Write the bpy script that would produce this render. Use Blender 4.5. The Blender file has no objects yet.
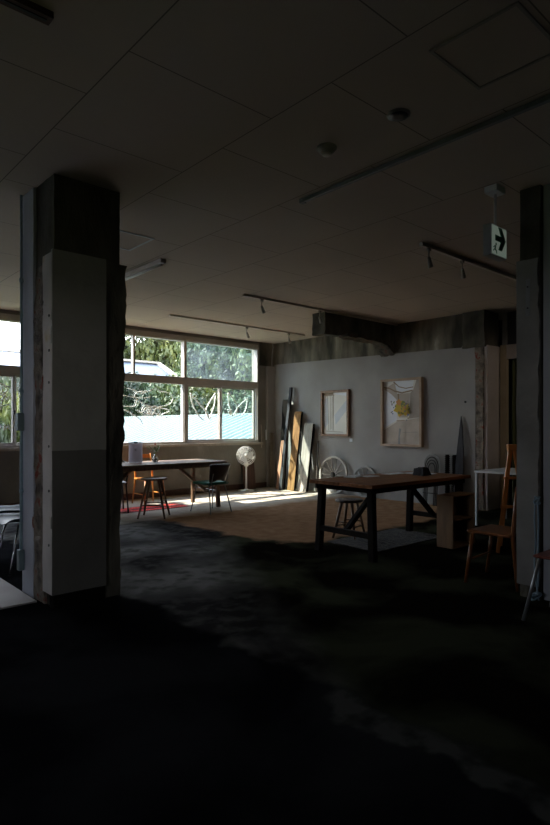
import bpy, math, random
from mathutils import Vector, Matrix, noise, Quaternion
random.seed(7)
C = bpy.context.scene.collection
PI = math.pi
XB, YW, H = 8.4, 9.45, 3.12          # picture wall plane, window wall plane, ceiling height

# ------------------------------------------------------------------ materials
def nd(nt, kind, **kw):
    n = nt.nodes.new(kind)
    for k, v in kw.items(): setattr(n, k, v)
    return n
def base_mat(name):
    m = bpy.data.materials.new(name); m.use_nodes = True
    nt = m.node_tree
    return m, nt, nt.nodes['Principled BSDF']
def c4(c): return (c[0], c[1], c[2], 1.0)
def mat(name, c1, c2=None, c3=None, rough=.7, metal=0.0, scale=4.0, detail=6.0, stretch=(1, 1, 1), bump=0.0,
        bscale=None, coord='Object', spec=.5, lo=.35, hi=.65, dist=0.0):
    """noise-mixed procedural surface"""
    m, nt, b = base_mat(name)
    L = nt.links.new
    b.inputs['Roughness'].default_value = rough
    b.inputs['Metallic'].default_value = metal
    b.inputs['Specular IOR Level'].default_value = spec
    tc = nd(nt, 'ShaderNodeTexCoord')
    mp = nd(nt, 'ShaderNodeMapping'); mp.inputs['Scale'].default_value = stretch
    L(tc.outputs[coord], mp.inputs['Vector'])
    if c2 is None: c2 = tuple(x * .85 for x in c1)
    n = nd(nt, 'ShaderNodeTexNoise'); n.inputs['Scale'].default_value = scale; n.inputs['Detail'].default_value = detail
    n.inputs['Distortion'].default_value = dist
    L(mp.outputs[0], n.inputs['Vector'])
    r = nd(nt, 'ShaderNodeValToRGB')
    r.color_ramp.elements[0].position = lo; r.color_ramp.elements[0].color = c4(c1)
    r.color_ramp.elements[1].position = hi; r.color_ramp.elements[1].color = c4(c2)
    if c3 is not None:
        e = r.color_ramp.elements.new(min(.98, hi + .08)); e.color = c4(c3)
    L(n.outputs['Fac'], r.inputs['Fac']); L(r.outputs['Color'], b.inputs['Base Color'])
    if bump:
        n2 = nd(nt, 'ShaderNodeTexNoise'); n2.inputs['Scale'].default_value = bscale or scale * 4; n2.inputs['Detail'].default_value = 8
        L(mp.outputs[0], n2.inputs['Vector'])
        bp = nd(nt, 'ShaderNodeBump'); bp.inputs['Strength'].default_value = bump; bp.inputs['Distance'].default_value = .02
        L(n2.outputs['Fac'], bp.inputs['Height']); L(bp.outputs[0], b.inputs['Normal'])
    return m
def glass_mat(name, tint=(1, 1, 1), haze=0.0, gloss=.05):
    """thin pane: mostly clear, a little mirror, optional dusty film"""
    m, nt, b = base_mat(name); L = nt.links.new
    nt.nodes.remove(b)
    out = [n for n in nt.nodes if n.type == 'OUTPUT_MATERIAL'][0]
    t = nd(nt, 'ShaderNodeBsdfTransparent'); t.inputs[0].default_value = c4(tint)
    g = nd(nt, 'ShaderNodeBsdfGlossy'); g.inputs['Roughness'].default_value = .02
    mx = nd(nt, 'ShaderNodeMixShader'); mx.inputs[0].default_value = gloss
    L(t.outputs[0], mx.inputs[1]); L(g.outputs[0], mx.inputs[2])
    last = mx
    if haze:
        d = nd(nt, 'ShaderNodeBsdfTranslucent'); d.inputs[0].default_value = (.75, .85, .95, 1)
        tc = nd(nt, 'ShaderNodeTexCoord'); n = nd(nt, 'ShaderNodeTexNoise'); n.inputs['Scale'].default_value = 2.5; n.inputs['Detail'].default_value = 6
        L(tc.outputs['Object'], n.inputs['Vector'])
        mr = nd(nt, 'ShaderNodeMapRange'); mr.inputs[1].default_value = .3; mr.inputs[2].default_value = .7
        mr.inputs[3].default_value = haze * .4; mr.inputs[4].default_value = haze * 1.5
        L(n.outputs['Fac'], mr.inputs[0])
        m2 = nd(nt, 'ShaderNodeMixShader'); L(mr.outputs[0], m2.inputs[0])
        L(mx.outputs[0], m2.inputs[1]); L(d.outputs[0], m2.inputs[2]); last = m2
    L(last.outputs[0], out.inputs['Surface'])
    return m

M = {}
M['wall_grey'] = mat('wall_grey', (.25, .235, .225), (.32, .305, .29), rough=.9, scale=1.3, bump=.15, bscale=30, coord='Object')
M['wall_win'] = mat('wall_win', (.16, .145, .12), (.24, .225, .195), (.30, .28, .25), rough=.9, scale=1.6, bump=.3, bscale=14)
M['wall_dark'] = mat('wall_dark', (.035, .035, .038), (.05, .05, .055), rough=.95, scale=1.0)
M['plaster_blue_lit'] = mat('plaster_blue_lit', (.46, .49, .57), (.56, .59, .68), rough=.9, scale=1.5, bump=.15, bscale=25)  # blue tint and pale tone stand in for cool window light
M['concrete_dark'] = mat('concrete_dark', (.03, .027, .020), (.14, .128, .098), (.26, .24, .19), rough=.95, scale=3.0, detail=10, stretch=(1, 1, .45), bump=.8, bscale=22)
M['beam_conc'] = mat('beam_conc', (.04, .037, .026), (.20, .175, .13), (.36, .33, .27), rough=.95, scale=2.6, detail=10, stretch=(1, 1.6, .5), bump=.8, bscale=18)
M['rubble'] = mat('rubble', (.05, .042, .035), (.24, .20, .16), (.20, .04, .025), rough=.95, scale=9.0, detail=8, bump=1.0, bscale=30, lo=.3, hi=.58)
M['rubble_dark'] = mat('rubble_dark', (.03, .026, .02), (.10, .08, .06), (.11, .03, .02), rough=.95, scale=9.0, detail=8, bump=1.0, bscale=30, lo=.3, hi=.58)
M['plaster'] = mat('plaster', (.30, .30, .265), (.39, .385, .345), (.44, .38, .26), rough=.85, scale=1.8, bump=.2, bscale=18)
M['plaster_low'] = mat('plaster_low', (.135, .13, .115), (.17, .165, .145), rough=.8, scale=2.0, bump=.2, bscale=18)
M['plaster_side_lit'] = mat('plaster_side_lit', (.50, .47, .45), (.64, .60, .57), (.55, .46, .28), rough=.85, scale=3.0, bump=.2, bscale=18)  # made lighter than the front plaster to imitate window light on this side
M['white_plaster'] = mat('white_plaster', (.42, .37, .33), (.50, .45, .41), (.38, .32, .27), rough=.9, scale=2.5, bump=.2, bscale=18)
M['pillar_grey'] = mat('pillar_grey', (.17, .165, .155), (.25, .245, .23), (.32, .31, .29), rough=.9, scale=2.2, bump=.3, bscale=20)
M['cream'] = mat('cream', (.34, .27, .17), (.40, .32, .21), rough=.7, scale=3)
M['curtain'] = mat('curtain', (.05, .055, .015), (.09, .095, .03), rough=.9, scale=3, stretch=(1, 12, .3))
M['frame_metal'] = mat('frame_metal', (.40, .355, .32), (.45, .40, .355), rough=.45, metal=.15, scale=3)
M['sash_white'] = mat('sash_white', (.74, .76, .78), (.82, .84, .85), rough=.4, scale=3)
M['sill'] = mat('sill', (.30, .26, .21), (.38, .33, .27), (.16, .12, .09), rough=.85, scale=6, bump=.4)
M['glass'] = glass_mat('glass', (.96, .98, .98))
M['glass_dusty'] = glass_mat('glass_dusty', (.80, .87, .88), haze=.022)
M['glass_green'] = glass_mat('glass_green', (.80, .90, .88), haze=.008)
M['jar_glass'] = glass_mat('jar_glass', (.85, .88, .88), gloss=.22)
M['white_line'] = mat('white_line', (.85, .84, .80), (.78, .77, .72), rough=.8)
M['wood_dark'] = mat('wood_dark', (.030, .018, .010), (.055, .034, .019), rough=.55, scale=5, stretch=(.6, 9, 9), bump=.3)
M['wood_top'] = mat('wood_top', (.13, .05, .016), (.26, .105, .036), (.08, .03, .012), spec=.15, rough=.55, scale=3.2, stretch=(.5, 8, 8), bump=.25)
M['wood_top_far'] = mat('wood_top_far', (.11, .07, .048), (.18, .12, .085), (.08, .05, .035), rough=.6, spec=.05, scale=3.2, stretch=(.5, 8, 8), bump=.25)
M['wood_frame_black'] = mat('wood_frame_black', (.008, .006, .005), (.014, .011, .009), spec=.1, rough=.8, scale=6, bump=.3)
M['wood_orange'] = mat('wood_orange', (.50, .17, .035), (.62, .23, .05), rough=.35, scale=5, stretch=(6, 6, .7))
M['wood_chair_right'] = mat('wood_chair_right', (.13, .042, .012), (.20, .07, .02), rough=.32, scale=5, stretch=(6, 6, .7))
M['wood_easel'] = mat('wood_easel', (.42, .15, .035), (.55, .21, .05), rough=.3, scale=5, stretch=(6, 6, .7))
M['wood_stool'] = mat('wood_stool', (.10, .058, .032), (.17, .10, .055), rough=.5, scale=6, stretch=(5, 5, .7))
M['wood_crate'] = mat('wood_crate', (.17, .10, .05), (.24, .14, .07), rough=.6, scale=4, stretch=(5, 5, .7))
M['wood_crate_in'] = mat('wood_crate_in', (.05, .026, .012), (.08, .04, .02), rough=.7, scale=4)
M['wood_brown'] = mat('wood_brown', spec=.12, c1=(.16, .08, .03), c2=(.32, .17, .07), c3=(.08, .04, .018), rough=.75, scale=3, stretch=(6, 6, .6), bump=.4)
M['wood_grey'] = mat('wood_grey', spec=.12, c1=(.26, .235, .20), c2=(.42, .385, .33), c3=(.16, .13, .10), rough=.85, scale=3, stretch=(6, 6, .6), bump=.4)
M['wood_slate'] = mat('wood_slate', spec=.05, c1=(.045, .045, .05), c2=(.075, .075, .08), rough=.8, scale=4, stretch=(6, 6, .6), bump=.3)
M['wood_black'] = mat('wood_black', spec=.05, c1=(.006, .005, .004), c2=(.011, .009, .008), rough=.8, scale=6, bump=.4)
M['wood_pink'] = mat('wood_pink', spec=.12, c1=(.40, .20, .12), c2=(.48, .26, .17), rough=.8, scale=4, stretch=(6, 6, .6))
M['frame_wood'] = mat('frame_wood', (.16, .075, .035), (.25, .13, .065), rough=.5, scale=6, stretch=(4, 4, 4))
M['frame_wood_pale'] = mat('frame_wood_pale', (.30, .20, .13), (.40, .28, .19), rough=.5, scale=6)
M['paper_art'] = mat('paper_art', (.60, .57, .50), (.66, .63, .57), rough=.5, scale=3)
M['art_blue'] = mat('art_blue', (.44, .47, .50), (.52, .54, .56), rough=.6, scale=4)
M['art_beige'] = mat('art_beige', (.40, .34, .28), (.48, .41, .34), rough=.7, scale=5)
M['art_taupe'] = mat('art_taupe', (.30, .26, .22), (.36, .31, .26), rough=.7, scale=5)
M['art_white'] = mat('art_white', (.62, .64, .68), (.70, .71, .74), rough=.6, scale=4)
M['art_line'] = mat('art_line', (.24, .17, .11), (.32, .24, .16), rough=.7)
M['art_grey'] = mat('art_grey', (.20, .20, .20), (.28, .28, .28), rough=.7)
M['art_yellow'] = mat('art_yellow', (.62, .45, .03), (.52, .36, .02), rough=.6)
M['art_orange'] = mat('art_orange', (.62, .30, .07), (.55, .24, .05), rough=.6)
M['art_olive'] = mat('art_olive', (.20, .24, .06), (.16, .2, .05), rough=.6)
M['art_navy'] = mat('art_navy', (.06, .10, .22), (.08, .12, .28), rough=.6)
M['white_metal'] = mat('white_metal', (.66, .67, .68), (.72, .73, .74), rough=.4, scale=3)
M['track_metal'] = mat('track_metal', (.58, .50, .44), (.64, .56, .50), rough=.5)
M['rail_pale'] = mat('rail_pale', (.50, .53, .55), (.58, .61, .63), rough=.4)
M['batten'] = mat('batten', (.15, .16, .165), (.19, .2, .205), rough=.4)
M['lamp_metal'] = mat('lamp_metal', (.26, .24, .21), (.32, .29, .26), rough=.5)
M['dark_plastic'] = mat('dark_plastic', (.012, .012, .013), (.02, .02, .022), rough=.4)
M['shell_plastic'] = mat('shell_plastic', (.014, .020, .028), (.02, .028, .038), rough=.5, spec=.3)
M['chrome'] = mat('chrome', (.55, .56, .58), (.62, .63, .65), rough=.25, metal=.9)
M['black_metal'] = mat('black_metal', (.010, .010, .010), (.02, .02, .02), rough=.45, metal=.3)
M['steel_grey'] = mat('steel_grey', (.22, .23, .24), (.28, .29, .30), rough=.35, metal=.6)
M['fan_white'] = mat('fan_white', (.78, .76, .72), (.72, .70, .66), rough=.4)
M['fan_blade'] = mat('fan_blade', (.50, .50, .49), (.56, .56, .55), rough=.3)
M['conduit'] = mat('conduit', (.24, .36, .42), (.32, .44, .50), rough=.5, scale=8)
M['box_green'] = mat('box_green', (.14, .20, .21), (.19, .25, .26), rough=.5)
M['cable_blue'] = mat('cable_blue', (.16, .24, .30), (.22, .31, .38), rough=.6)
M['rug_red'] = mat('rug_red', (.80, .05, .03), (.66, .035, .025), (.7, .3, .2), rough=.95, scale=7, bump=.8, bscale=60)
M['rug_red_dark'] = mat('rug_red_dark', (.16, .012, .012), (.10, .01, .012), rough=.95, scale=14, bump=.8)
M['rug_dark'] = mat('rug_dark', (.012, .011, .012), (.045, .037, .032), (.02, .017, .017), rough=.95, scale=12, detail=3, bump=.8, bscale=60, lo=.48, hi=.55)
M['green_seat'] = mat('green_seat', (.008, .10, .065), (.012, .13, .085), rough=.7, scale=8)
M['chair_back_brown'] = mat('chair_back_brown', (.028, .018, .014), (.04, .026, .02), rough=.45, scale=4)
M['red_brown_seat'] = mat('red_brown_seat', (.12, .03, .02), (.16, .045, .03), rough=.4, scale=4)
M['card_lilac'] = mat('card_lilac', (.76, .74, .80), (.80, .78, .84), rough=.7, scale=5)
_c = M['card_lilac'].node_tree; _b = _c.nodes['Principled BSDF']; _t = _c.nodes.new('ShaderNodeBsdfTranslucent'); _t.inputs[0].default_value = (.86, .84, .87, 1)
_m = _c.nodes.new('ShaderNodeMixShader'); _m.inputs[0].default_value = .35; _o = [n for n in _c.nodes if n.type == 'OUTPUT_MATERIAL'][0]
_c.links.new(_b.outputs[0], _m.inputs[1]); _c.links.new(_t.outputs[0], _m.inputs[2]); _c.links.new(_m.outputs[0], _o.inputs[0])
M['paper_white'] = mat('paper_white', (.60, .62, .66), (.66, .68, .72), rough=.7, scale=5)
M['cloth_black'] = mat('cloth_black', (.010, .010, .013), (.018, .018, .022), rough=.85, scale=8, bump=.5)
M['plant_green'] = mat('plant_green', (.05, .15, .03), (.09, .22, .05), rough=.6)
M['flower_red'] = mat('flower_red', (.45, .05, .04), (.5, .1, .06), rough=.6)
M['wheel_pale'] = mat('wheel_pale', (.40, .37, .33), (.50, .46, .42), rough=.6, scale=8, bump=.3)
M['wheel_grey'] = mat('wheel_grey', (.23, .23, .22), (.30, .30, .29), rough=.6, scale=8, bump=.3)
M['wheel_dark'] = mat('wheel_dark', (.022, .02, .018), (.035, .03, .028), rough=.6)
M['sign_white'] = mat('sign_white', (.52, .60, .54), (.56, .64, .58), rough=.35)
bs_ = M['sign_white'].node_tree.nodes['Principled BSDF']; bs_.inputs['Emission Color'].default_value = (.8, 1, .82, 1); bs_.inputs['Emission Strength'].default_value = .10
M['sign_body'] = mat('sign_body', (.30, .31, .33), (.36, .37, .39), rough=.4)
M['sign_green'] = mat('sign_green', (.008, .17, .07), (.01, .2, .08), rough=.4)
M['pale_slab'] = mat('pale_slab', (.30, .27, .26), (.38, .345, .33), rough=.8, scale=2, bump=.15)
M['trunk'] = mat('trunk', (.10, .07, .05), (.16, .12, .08), rough=.9, scale=8, bump=.6)
M['ground'] = mat('ground', (.07, .09, .03), (.12, .13, .05), rough=1, scale=.6)
M['slate_roof'] = mat('slate_roof', (.035, .045, .065), (.06, .075, .10), (.14, .16, .19), rough=.35, scale=.5, hi=.7)
M['roof_glare'] = mat('roof_glare', (.24, .25, .27), (.27, .28, .30), rough=.5)
M['block_wall'] = mat('block_wall', (.50, .52, .56), (.56, .58, .62), rough=.9)
M['trim_white'] = mat('trim_white', (.30, .26, .21), (.34, .30, .25), rough=.8)
M['house_wall'] = mat('house_wall', (.05, .06, .045), (.07, .08, .06), rough=.9)  # dark tone stands in for shade under the gabled house's eaves
M['exterior'] = mat('exterior', (.30, .26, .21), (.34, .30, .25), rough=.9, scale=3)
M['dark_board'] = mat('dark_board', (.05, .022, .014), (.08, .035, .022), rough=.6, scale=4, stretch=(5, 5, .7))
M['coil_wood'] = mat('coil_wood', (.16, .135, .10), (.24, .20, .15), rough=.8, scale=8, bump=.4)

def leaf_mat(name, dark, mid, light):
    m, nt, b = base_mat(name); L = nt.links.new
    b.inputs['Roughness'].default_value = .55
    g = nd(nt, 'ShaderNodeNewGeometry')
    n = nd(nt, 'ShaderNodeTexNoise'); n.inputs['Scale'].default_value = .55; n.inputs['Detail'].default_value = 8
    L(g.outputs['Position'], n.inputs['Vector'])
    r = nd(nt, 'ShaderNodeValToRGB')
    r.color_ramp.elements[0].position = .36; r.color_ramp.elements[0].color = c4(dark)
    r.color_ramp.elements[1].position = .66; r.color_ramp.elements[1].color = c4(light)
    e = r.color_ramp.elements.new(.5); e.color = c4(mid)
    L(n.outputs['Fac'], r.inputs['Fac']); L(r.outputs[0], b.inputs['Base Color'])
    t = nd(nt, 'ShaderNodeBsdfTranslucent'); L(r.outputs[0], t.inputs[0])
    mx = nd(nt, 'ShaderNodeMixShader'); mx.inputs[0].default_value = .3
    out = [x for x in nt.nodes if x.type == 'OUTPUT_MATERIAL'][0]
    L(b.outputs[0], mx.inputs[1]); L(t.outputs[0], mx.inputs[2]); L(mx.outputs[0], out.inputs['Surface'])
    return m
M['leaf_olive'] = leaf_mat('leaf_olive', (0.018, 0.030, 0.007), (0.072, 0.090, 0.018), (0.204, 0.198, 0.042))
M['leaf_green'] = leaf_mat('leaf_green', (0.012, 0.027, 0.011), (0.042, 0.072, 0.021), (0.120, 0.144, 0.048))
M['leaf_dark'] = leaf_mat('leaf_dark', (0.009, 0.018, 0.008), (0.018, 0.036, 0.014), (0.054, 0.078, 0.030))

def ceiling_material():
    m, nt, b = base_mat('ceiling_board'); L = nt.links.new
    b.inputs['Roughness'].default_value = .9
    g = nd(nt, 'ShaderNodeNewGeometry')
    sx = nd(nt, 'ShaderNodeSeparateXYZ'); L(g.outputs['Position'], sx.inputs[0])
    ax = nd(nt, 'ShaderNodeMath', operation='ADD'); ax.inputs[1].default_value = -2.55 + .48 + 9.6; L(sx.outputs['Y'], ax.inputs[0])
    ay = nd(nt, 'ShaderNodeMath', operation='ADD'); ay.inputs[1].default_value = -1.33 + 9.2; L(sx.outputs['X'], ay.inputs[0])
    cb = nd(nt, 'ShaderNodeCombineXYZ'); L(ax.outputs[0], cb.inputs[0]); L(ay.outputs[0], cb.inputs[1])
    br = nd(nt, 'ShaderNodeTexBrick', offset=.5, offset_frequency=2, squash=1.0)
    br.inputs['Scale'].default_value = 1.0; br.inputs['Mortar Size'].default_value = .004; br.inputs['Mortar Smooth'].default_value = .2
    br.inputs['Brick Width'].default_value = .96; br.inputs['Row Height'].default_value = .92
    br.inputs['Color1'].default_value = (.50, .41, .345, 1); br.inputs['Color2'].default_value = (.52, .43, .36, 1)
    br.inputs['Mortar'].default_value = (.17, .14, .12, 1)
    L(cb.outputs[0], br.inputs['Vector'])
    n = nd(nt, 'ShaderNodeTexNoise'); n.inputs['Scale'].default_value = 1.2; n.inputs['Detail'].default_value = 6
    L(g.outputs['Position'], n.inputs['Vector'])
    mr = nd(nt, 'ShaderNodeMapRange'); mr.inputs[3].default_value = .85; mr.inputs[4].default_value = 1.08; L(n.outputs['Fac'], mr.inputs[0])
    mx = nd(nt, 'ShaderNodeMix', data_type='RGBA', blend_type='MULTIPLY'); mx.inputs['Factor'].default_value = 1
    L(br.outputs['Color'], mx.inputs['A']); L(mr.outputs[0], mx.inputs['B'])
    L(mx.outputs['Result'], b.inputs['Base Color'])
    return m
M['ceiling'] = ceiling_material()

def floor_material():
    """worn concrete: blackish strip west of X=2.1, grey worn middle lightened in place of sheen, brown glue patch to the north-east"""
    m, nt, b = base_mat('worn_floor'); L = nt.links.new
    g = nd(nt, 'ShaderNodeNewGeometry'); sx = nd(nt, 'ShaderNodeSeparateXYZ'); L(g.outputs['Position'], sx.inputs[0])
    def noise_(s, d=6.0, dist=0.0):
        n = nd(nt, 'ShaderNodeTexNoise'); n.inputs['Scale'].default_value = s; n.inputs['Detail'].default_value = d
        n.inputs['Distortion'].default_value = dist; L(g.outputs['Position'], n.inputs['Vector']); return n.outputs['Fac']
    def mth(op, a, bb):
        n = nd(nt, 'ShaderNodeMath', operation=op)
        for i, v in enumerate((a, bb)):
            if isinstance(v, (int, float)): n.inputs[i].default_value = v
            else: L(v, n.inputs[i])
        return n.outputs[0]
    def step(v, e, w):
        n = nd(nt, 'ShaderNodeMapRange'); n.inputs[1].default_value = e - w; n.inputs[2].default_value = e + w
        L(v, n.inputs[0]); return n.outputs[0]
    def mix(f, a, bb):
        n = nd(nt, 'ShaderNodeMix', data_type='RGBA'); L(f, n.inputs['Factor'])
        for k, v in (('A', a), ('B', bb)):
            if isinstance(v, tuple): n.inputs[k].default_value = c4(v)
            else: L(v, n.inputs[k])
        return n.outputs['Result']
    wob = mth('MULTIPLY', mth('SUBTRACT', noise_(3, 5), .5), .45)
    xw = mth('ADD', sx.outputs['X'], wob); yw = mth('ADD', sx.outputs['Y'], wob)
    nz = noise_(1.1, 9, .4); nf = noise_(7, 8)
    mid = mix(step(nz, .5, .10), (.024, .022, .023), (.135, .132, .128))  # lighter tone also stands in for window sheen on the floor
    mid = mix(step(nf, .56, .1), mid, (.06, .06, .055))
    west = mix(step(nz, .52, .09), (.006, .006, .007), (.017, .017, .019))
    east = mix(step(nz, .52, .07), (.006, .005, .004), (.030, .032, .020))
    brown = mix(step(nf, .5, .2), (.18, .10, .056), (.26, .155, .092))
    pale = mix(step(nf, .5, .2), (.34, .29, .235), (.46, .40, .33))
    col = mid
    # dark south-east part, boundary running diagonally
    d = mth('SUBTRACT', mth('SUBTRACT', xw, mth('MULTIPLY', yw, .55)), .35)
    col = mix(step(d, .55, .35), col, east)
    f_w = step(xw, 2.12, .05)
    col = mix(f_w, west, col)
    # chipped seam strip running towards the camera
    fs_ = mth('MULTIPLY', mth('SUBTRACT', step(xw, 1.97, .02), step(xw, 2.10, .03)), mth('SUBTRACT', 1.0, step(yw, 1.85, .05)))
    col = mix(fs_, col, mix(step(nf, .45, .1), (.02, .02, .019), (.05, .05, .047)))
    # brown patch
    fb = mth('MULTIPLY', step(xw, 4.2, .06), mth('MULTIPLY', step(yw, 4.55, .06), step(mth('ADD', mth('MULTIPLY', yw, .35), xw), 6.1, .08)))
    col = mix(fb, col, brown)
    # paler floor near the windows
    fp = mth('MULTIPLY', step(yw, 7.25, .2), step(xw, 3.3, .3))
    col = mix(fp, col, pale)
    L(col, b.inputs['Base Color'])
    r = nd(nt, 'ShaderNodeMapRange'); r.inputs[3].default_value = .42; r.inputs[4].default_value = .8; L(nf, r.inputs[0])
    L(r.outputs[0], b.inputs['Roughness'])
    b.inputs['Specular IOR Level'].default_value = 0.0
    bp = nd(nt, 'ShaderNodeBump'); bp.inputs['Strength'].default_value = .35; bp.inputs['Distance'].default_value = .01
    L(mth('ADD', nz, nf), bp.inputs['Height']); L(bp.outputs[0], b.inputs['Normal'])
    return m
M['floor'] = floor_material()

def corrugated():
    m, nt, b = base_mat('teal_sheet'); L = nt.links.new
    b.inputs['Roughness'].default_value = .45
    g = nd(nt, 'ShaderNodeNewGeometry'); n = nd(nt, 'ShaderNodeTexNoise'); n.inputs['Scale'].default_value = .4
    L(g.outputs['Position'], n.inputs['Vector'])
    r = nd(nt, 'ShaderNodeValToRGB'); r.color_ramp.elements[0].color = (.155, .188, .173, 1); r.color_ramp.elements[1].color = (.18, .21, .195, 1)
    L(n.outputs['Fac'], r.inputs['Fac']); L(r.outputs[0], b.inputs['Base Color'])
    return m
M['teal_roof'] = corrugated()

# ------------------------------------------------------------------ mesh builder
class MB:
    def __init__(s): s.v = []; s.f = []; s.m = []; s.sm = []
    def add(s, vs, fs, mi=0, smooth=False, mx=None):
        o = len(s.v)
        for p in vs:
            p = Vector(p)
            if mx is not None: p = mx @ p
            s.v.append(p)
        for f in fs: s.f.append([i + o for i in f]); s.m.append(mi); s.sm.append(smooth)
        return s
    def box(s, a, b, mi=0, mx=None):
        x0, y0, z0 = [min(a[i], b[i]) for i in range(3)]; x1, y1, z1 = [max(a[i], b[i]) for i in range(3)]
        vs = [(x0, y0, z0), (x1, y0, z0), (x1, y1, z0), (x0, y1, z0), (x0, y0, z1), (x1, y0, z1), (x1, y1, z1), (x0, y1, z1)]
        return s.add(vs, [(0, 3, 2, 1), (4, 5, 6, 7), (0, 1, 5, 4), (1, 2, 6, 5), (2, 3, 7, 6), (3, 0, 4, 7)], mi, False, mx)
    def bar(s, p0, p1, w, d, mi=0, w1=None, d1=None, up=(0, 0, 1)):
        """tapered rectangular bar, w across, d in the other direction"""
        p0, p1 = Vector(p0), Vector(p1); z = (p1 - p0).normalized()
        u = Vector(up)
        if abs(z.dot(u)) > .98: u = Vector((0, 1, 0))
        x = u.cross(z).normalized(); y = z.cross(x)
        w1 = w if w1 is None else w1; d1 = d if d1 is None else d1
        vs = []
        for p, a, b in ((p0, w, d), (p1, w1, d1)):
            for i, j in ((-1, -1), (1, -1), (1, 1), (-1, 1)): vs.append(p + x * a / 2 * i + y * b / 2 * j)
        return s.add(vs, [(0, 3, 2, 1), (4, 5, 6, 7), (0, 1, 5, 4), (1, 2, 6, 5), (2, 3, 7, 6), (3, 0, 4, 7)], mi)
    def cyl(s, p0, p1, r0, r1=None, n=14, mi=0, caps=True):
        return s.tube([p0, p1], [r0, r0 if r1 is None else r1], n, mi, caps)
    def tube(s, pts, r, n=8, mi=0, caps=True, closed=False):
        pts = [Vector(p) for p in pts]
        if not isinstance(r, (list, tuple)): r = [r] * len(pts)
        N = len(pts); ref = None; vs = []
        for i, p in enumerate(pts):
            if closed: t = pts[(i + 1) % N] - pts[i - 1]
            else: t = pts[min(i + 1, N - 1)] - pts[max(i - 1, 0)]
            t.normalize()
            if ref is None: ref = t.orthogonal().normalized()
            ref = (ref - t * ref.dot(t))
            if ref.length < 1e-5: ref = t.orthogonal()
            ref.normalize(); b = t.cross(ref)
            for k in range(n):
                a = 2 * PI * k / n; vs.append(p + (ref * math.cos(a) + b * math.sin(a)) * r[i])
        fs = []
        for i in range(N if closed else N - 1):
            j = (i + 1) % N
            for k in range(n):
                k2 = (k + 1) % n; fs.append((i * n + k, i * n + k2, j * n + k2, j * n + k))
        s.add(vs, fs, mi, True)
        if caps and not closed:
            o = len(s.v) - len(vs)
            s.f.append([o + k for k in reversed(range(n))]); s.m.append(mi); s.sm.append(False)
            s.f.append([o + (N - 1) * n + k for k in range(n)]); s.m.append(mi); s.sm.append(False)
        return s
    def lathe(s, prof, n=24, mi=0, mx=None):
        vs = []; fs = []
        for (r, z) in prof:
            for k in range(n): a = 2 * PI * k / n; vs.append((r * math.cos(a), r * math.sin(a), z))
        for i in range(len(prof) - 1):
            for k in range(n):
                k2 = (k + 1) % n; fs.append((i * n + k, i * n + k2, (i + 1) * n + k2, (i + 1) * n + k))
        fs.append([k for k in reversed(range(n))]); fs.append([(len(prof) - 1) * n + k for k in range(n)])
        return s.add(vs, fs, mi, True, mx)
    def prism(s, poly, h, mi=0, mx=None):
        """polygon in local XY extruded along local Z"""
        n = len(poly); vs = [(p[0], p[1], 0) for p in poly] + [(p[0], p[1], h) for p in poly]
        fs = [list(reversed(range(n))), list(range(n, 2 * n))] + [(i, (i + 1) % n, n + (i + 1) % n, n + i) for i in range(n)]
        return s.add(vs, fs, mi, False, mx)
    def rough(s, a, b, step=.06, amp=.015, seed=0, mi=0, freq=4.0, fn=None):
        """box with a broken, noise-displaced surface"""
        a = Vector(a); b = Vector(b); n = [max(1, round((b[i] - a[i]) / step)) for i in range(3)]
        idx = {}; vs = []; fs = []
        def vid(i, j, k):
            key = (i, j, k)
            if key not in idx:
                p = Vector((a[0] + (b[0] - a[0]) * i / n[0], a[1] + (b[1] - a[1]) * j / n[1], a[2] + (b[2] - a[2]) * k / n[2]))
                q = p * freq + Vector((seed * 7.3, seed * 3.1, seed))
                off = noise.noise_vector(q) * amp + noise.noise_vector(q * 3.7) * amp * .6
                if fn: p = fn(p)
                idx[key] = len(vs); vs.append(p + off)
            return idx[key]
        for ax in range(3):
            u, w = [q for q in range(3) if q != ax]
            for side in (0, n[ax]):
                for i in range(n[u]):
                    for j in range(n[w]):
                        def g(ii, jj):
                            t = [0, 0, 0]; t[ax] = side; t[u] = ii; t[w] = jj; return vid(*t)
                        q = [g(i, j), g(i + 1, j), g(i + 1, j + 1), g(i, j + 1)]
                        flip = (side == 0) != (ax == 1)
                        fs.append(list(reversed(q)) if flip else q)
        return s.add(vs, fs, mi, False)
    def build(s, name, mats, parent=None, bevel=0.0, loc=(0, 0, 0)):
        me = bpy.data.meshes.new(name); me.from_pydata([tuple(v) for v in s.v], [], s.f)
        if not isinstance(mats, (list, tuple)): mats = [mats]
        for m in mats: me.materials.append(M[m] if isinstance(m, str) else m)
        me.polygons.foreach_set('material_index', s.m); me.polygons.foreach_set('use_smooth', s.sm)
        me.update()
        o = bpy.data.objects.new(name, me); C.objects.link(o); o.location = loc
        if parent is not None: o.parent = parent
        if bevel:
            bv = o.modifiers.new('bevel', 'BEVEL'); bv.width = bevel; bv.segments = 2; bv.limit_method = 'ANGLE'; bv.angle_limit = .7
        return o
def tag(o, label=None, cat=None, group=None, kind=None):
    if label: o['label'] = label
    if cat: o['category'] = cat
    if group: o['group'] = group
    if kind: o['kind'] = kind
    return o
def thing(name, label, cat, loc=(0, 0, 0), rz=0.0, group=None, kind=None):
    o = bpy.data.objects.new(name, None); C.objects.link(o)
    o.location = loc; o.rotation_euler = (0, 0, rz); o.empty_display_size = .1
    return tag(o, label, cat, group, kind)
def struct(name, mb, mats, label=None, cat=None, parent=None, bevel=0):
    o = mb.build(name, mats, parent, bevel)
    if parent is None: tag(o, label, cat, None, 'structure')
    return o
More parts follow.
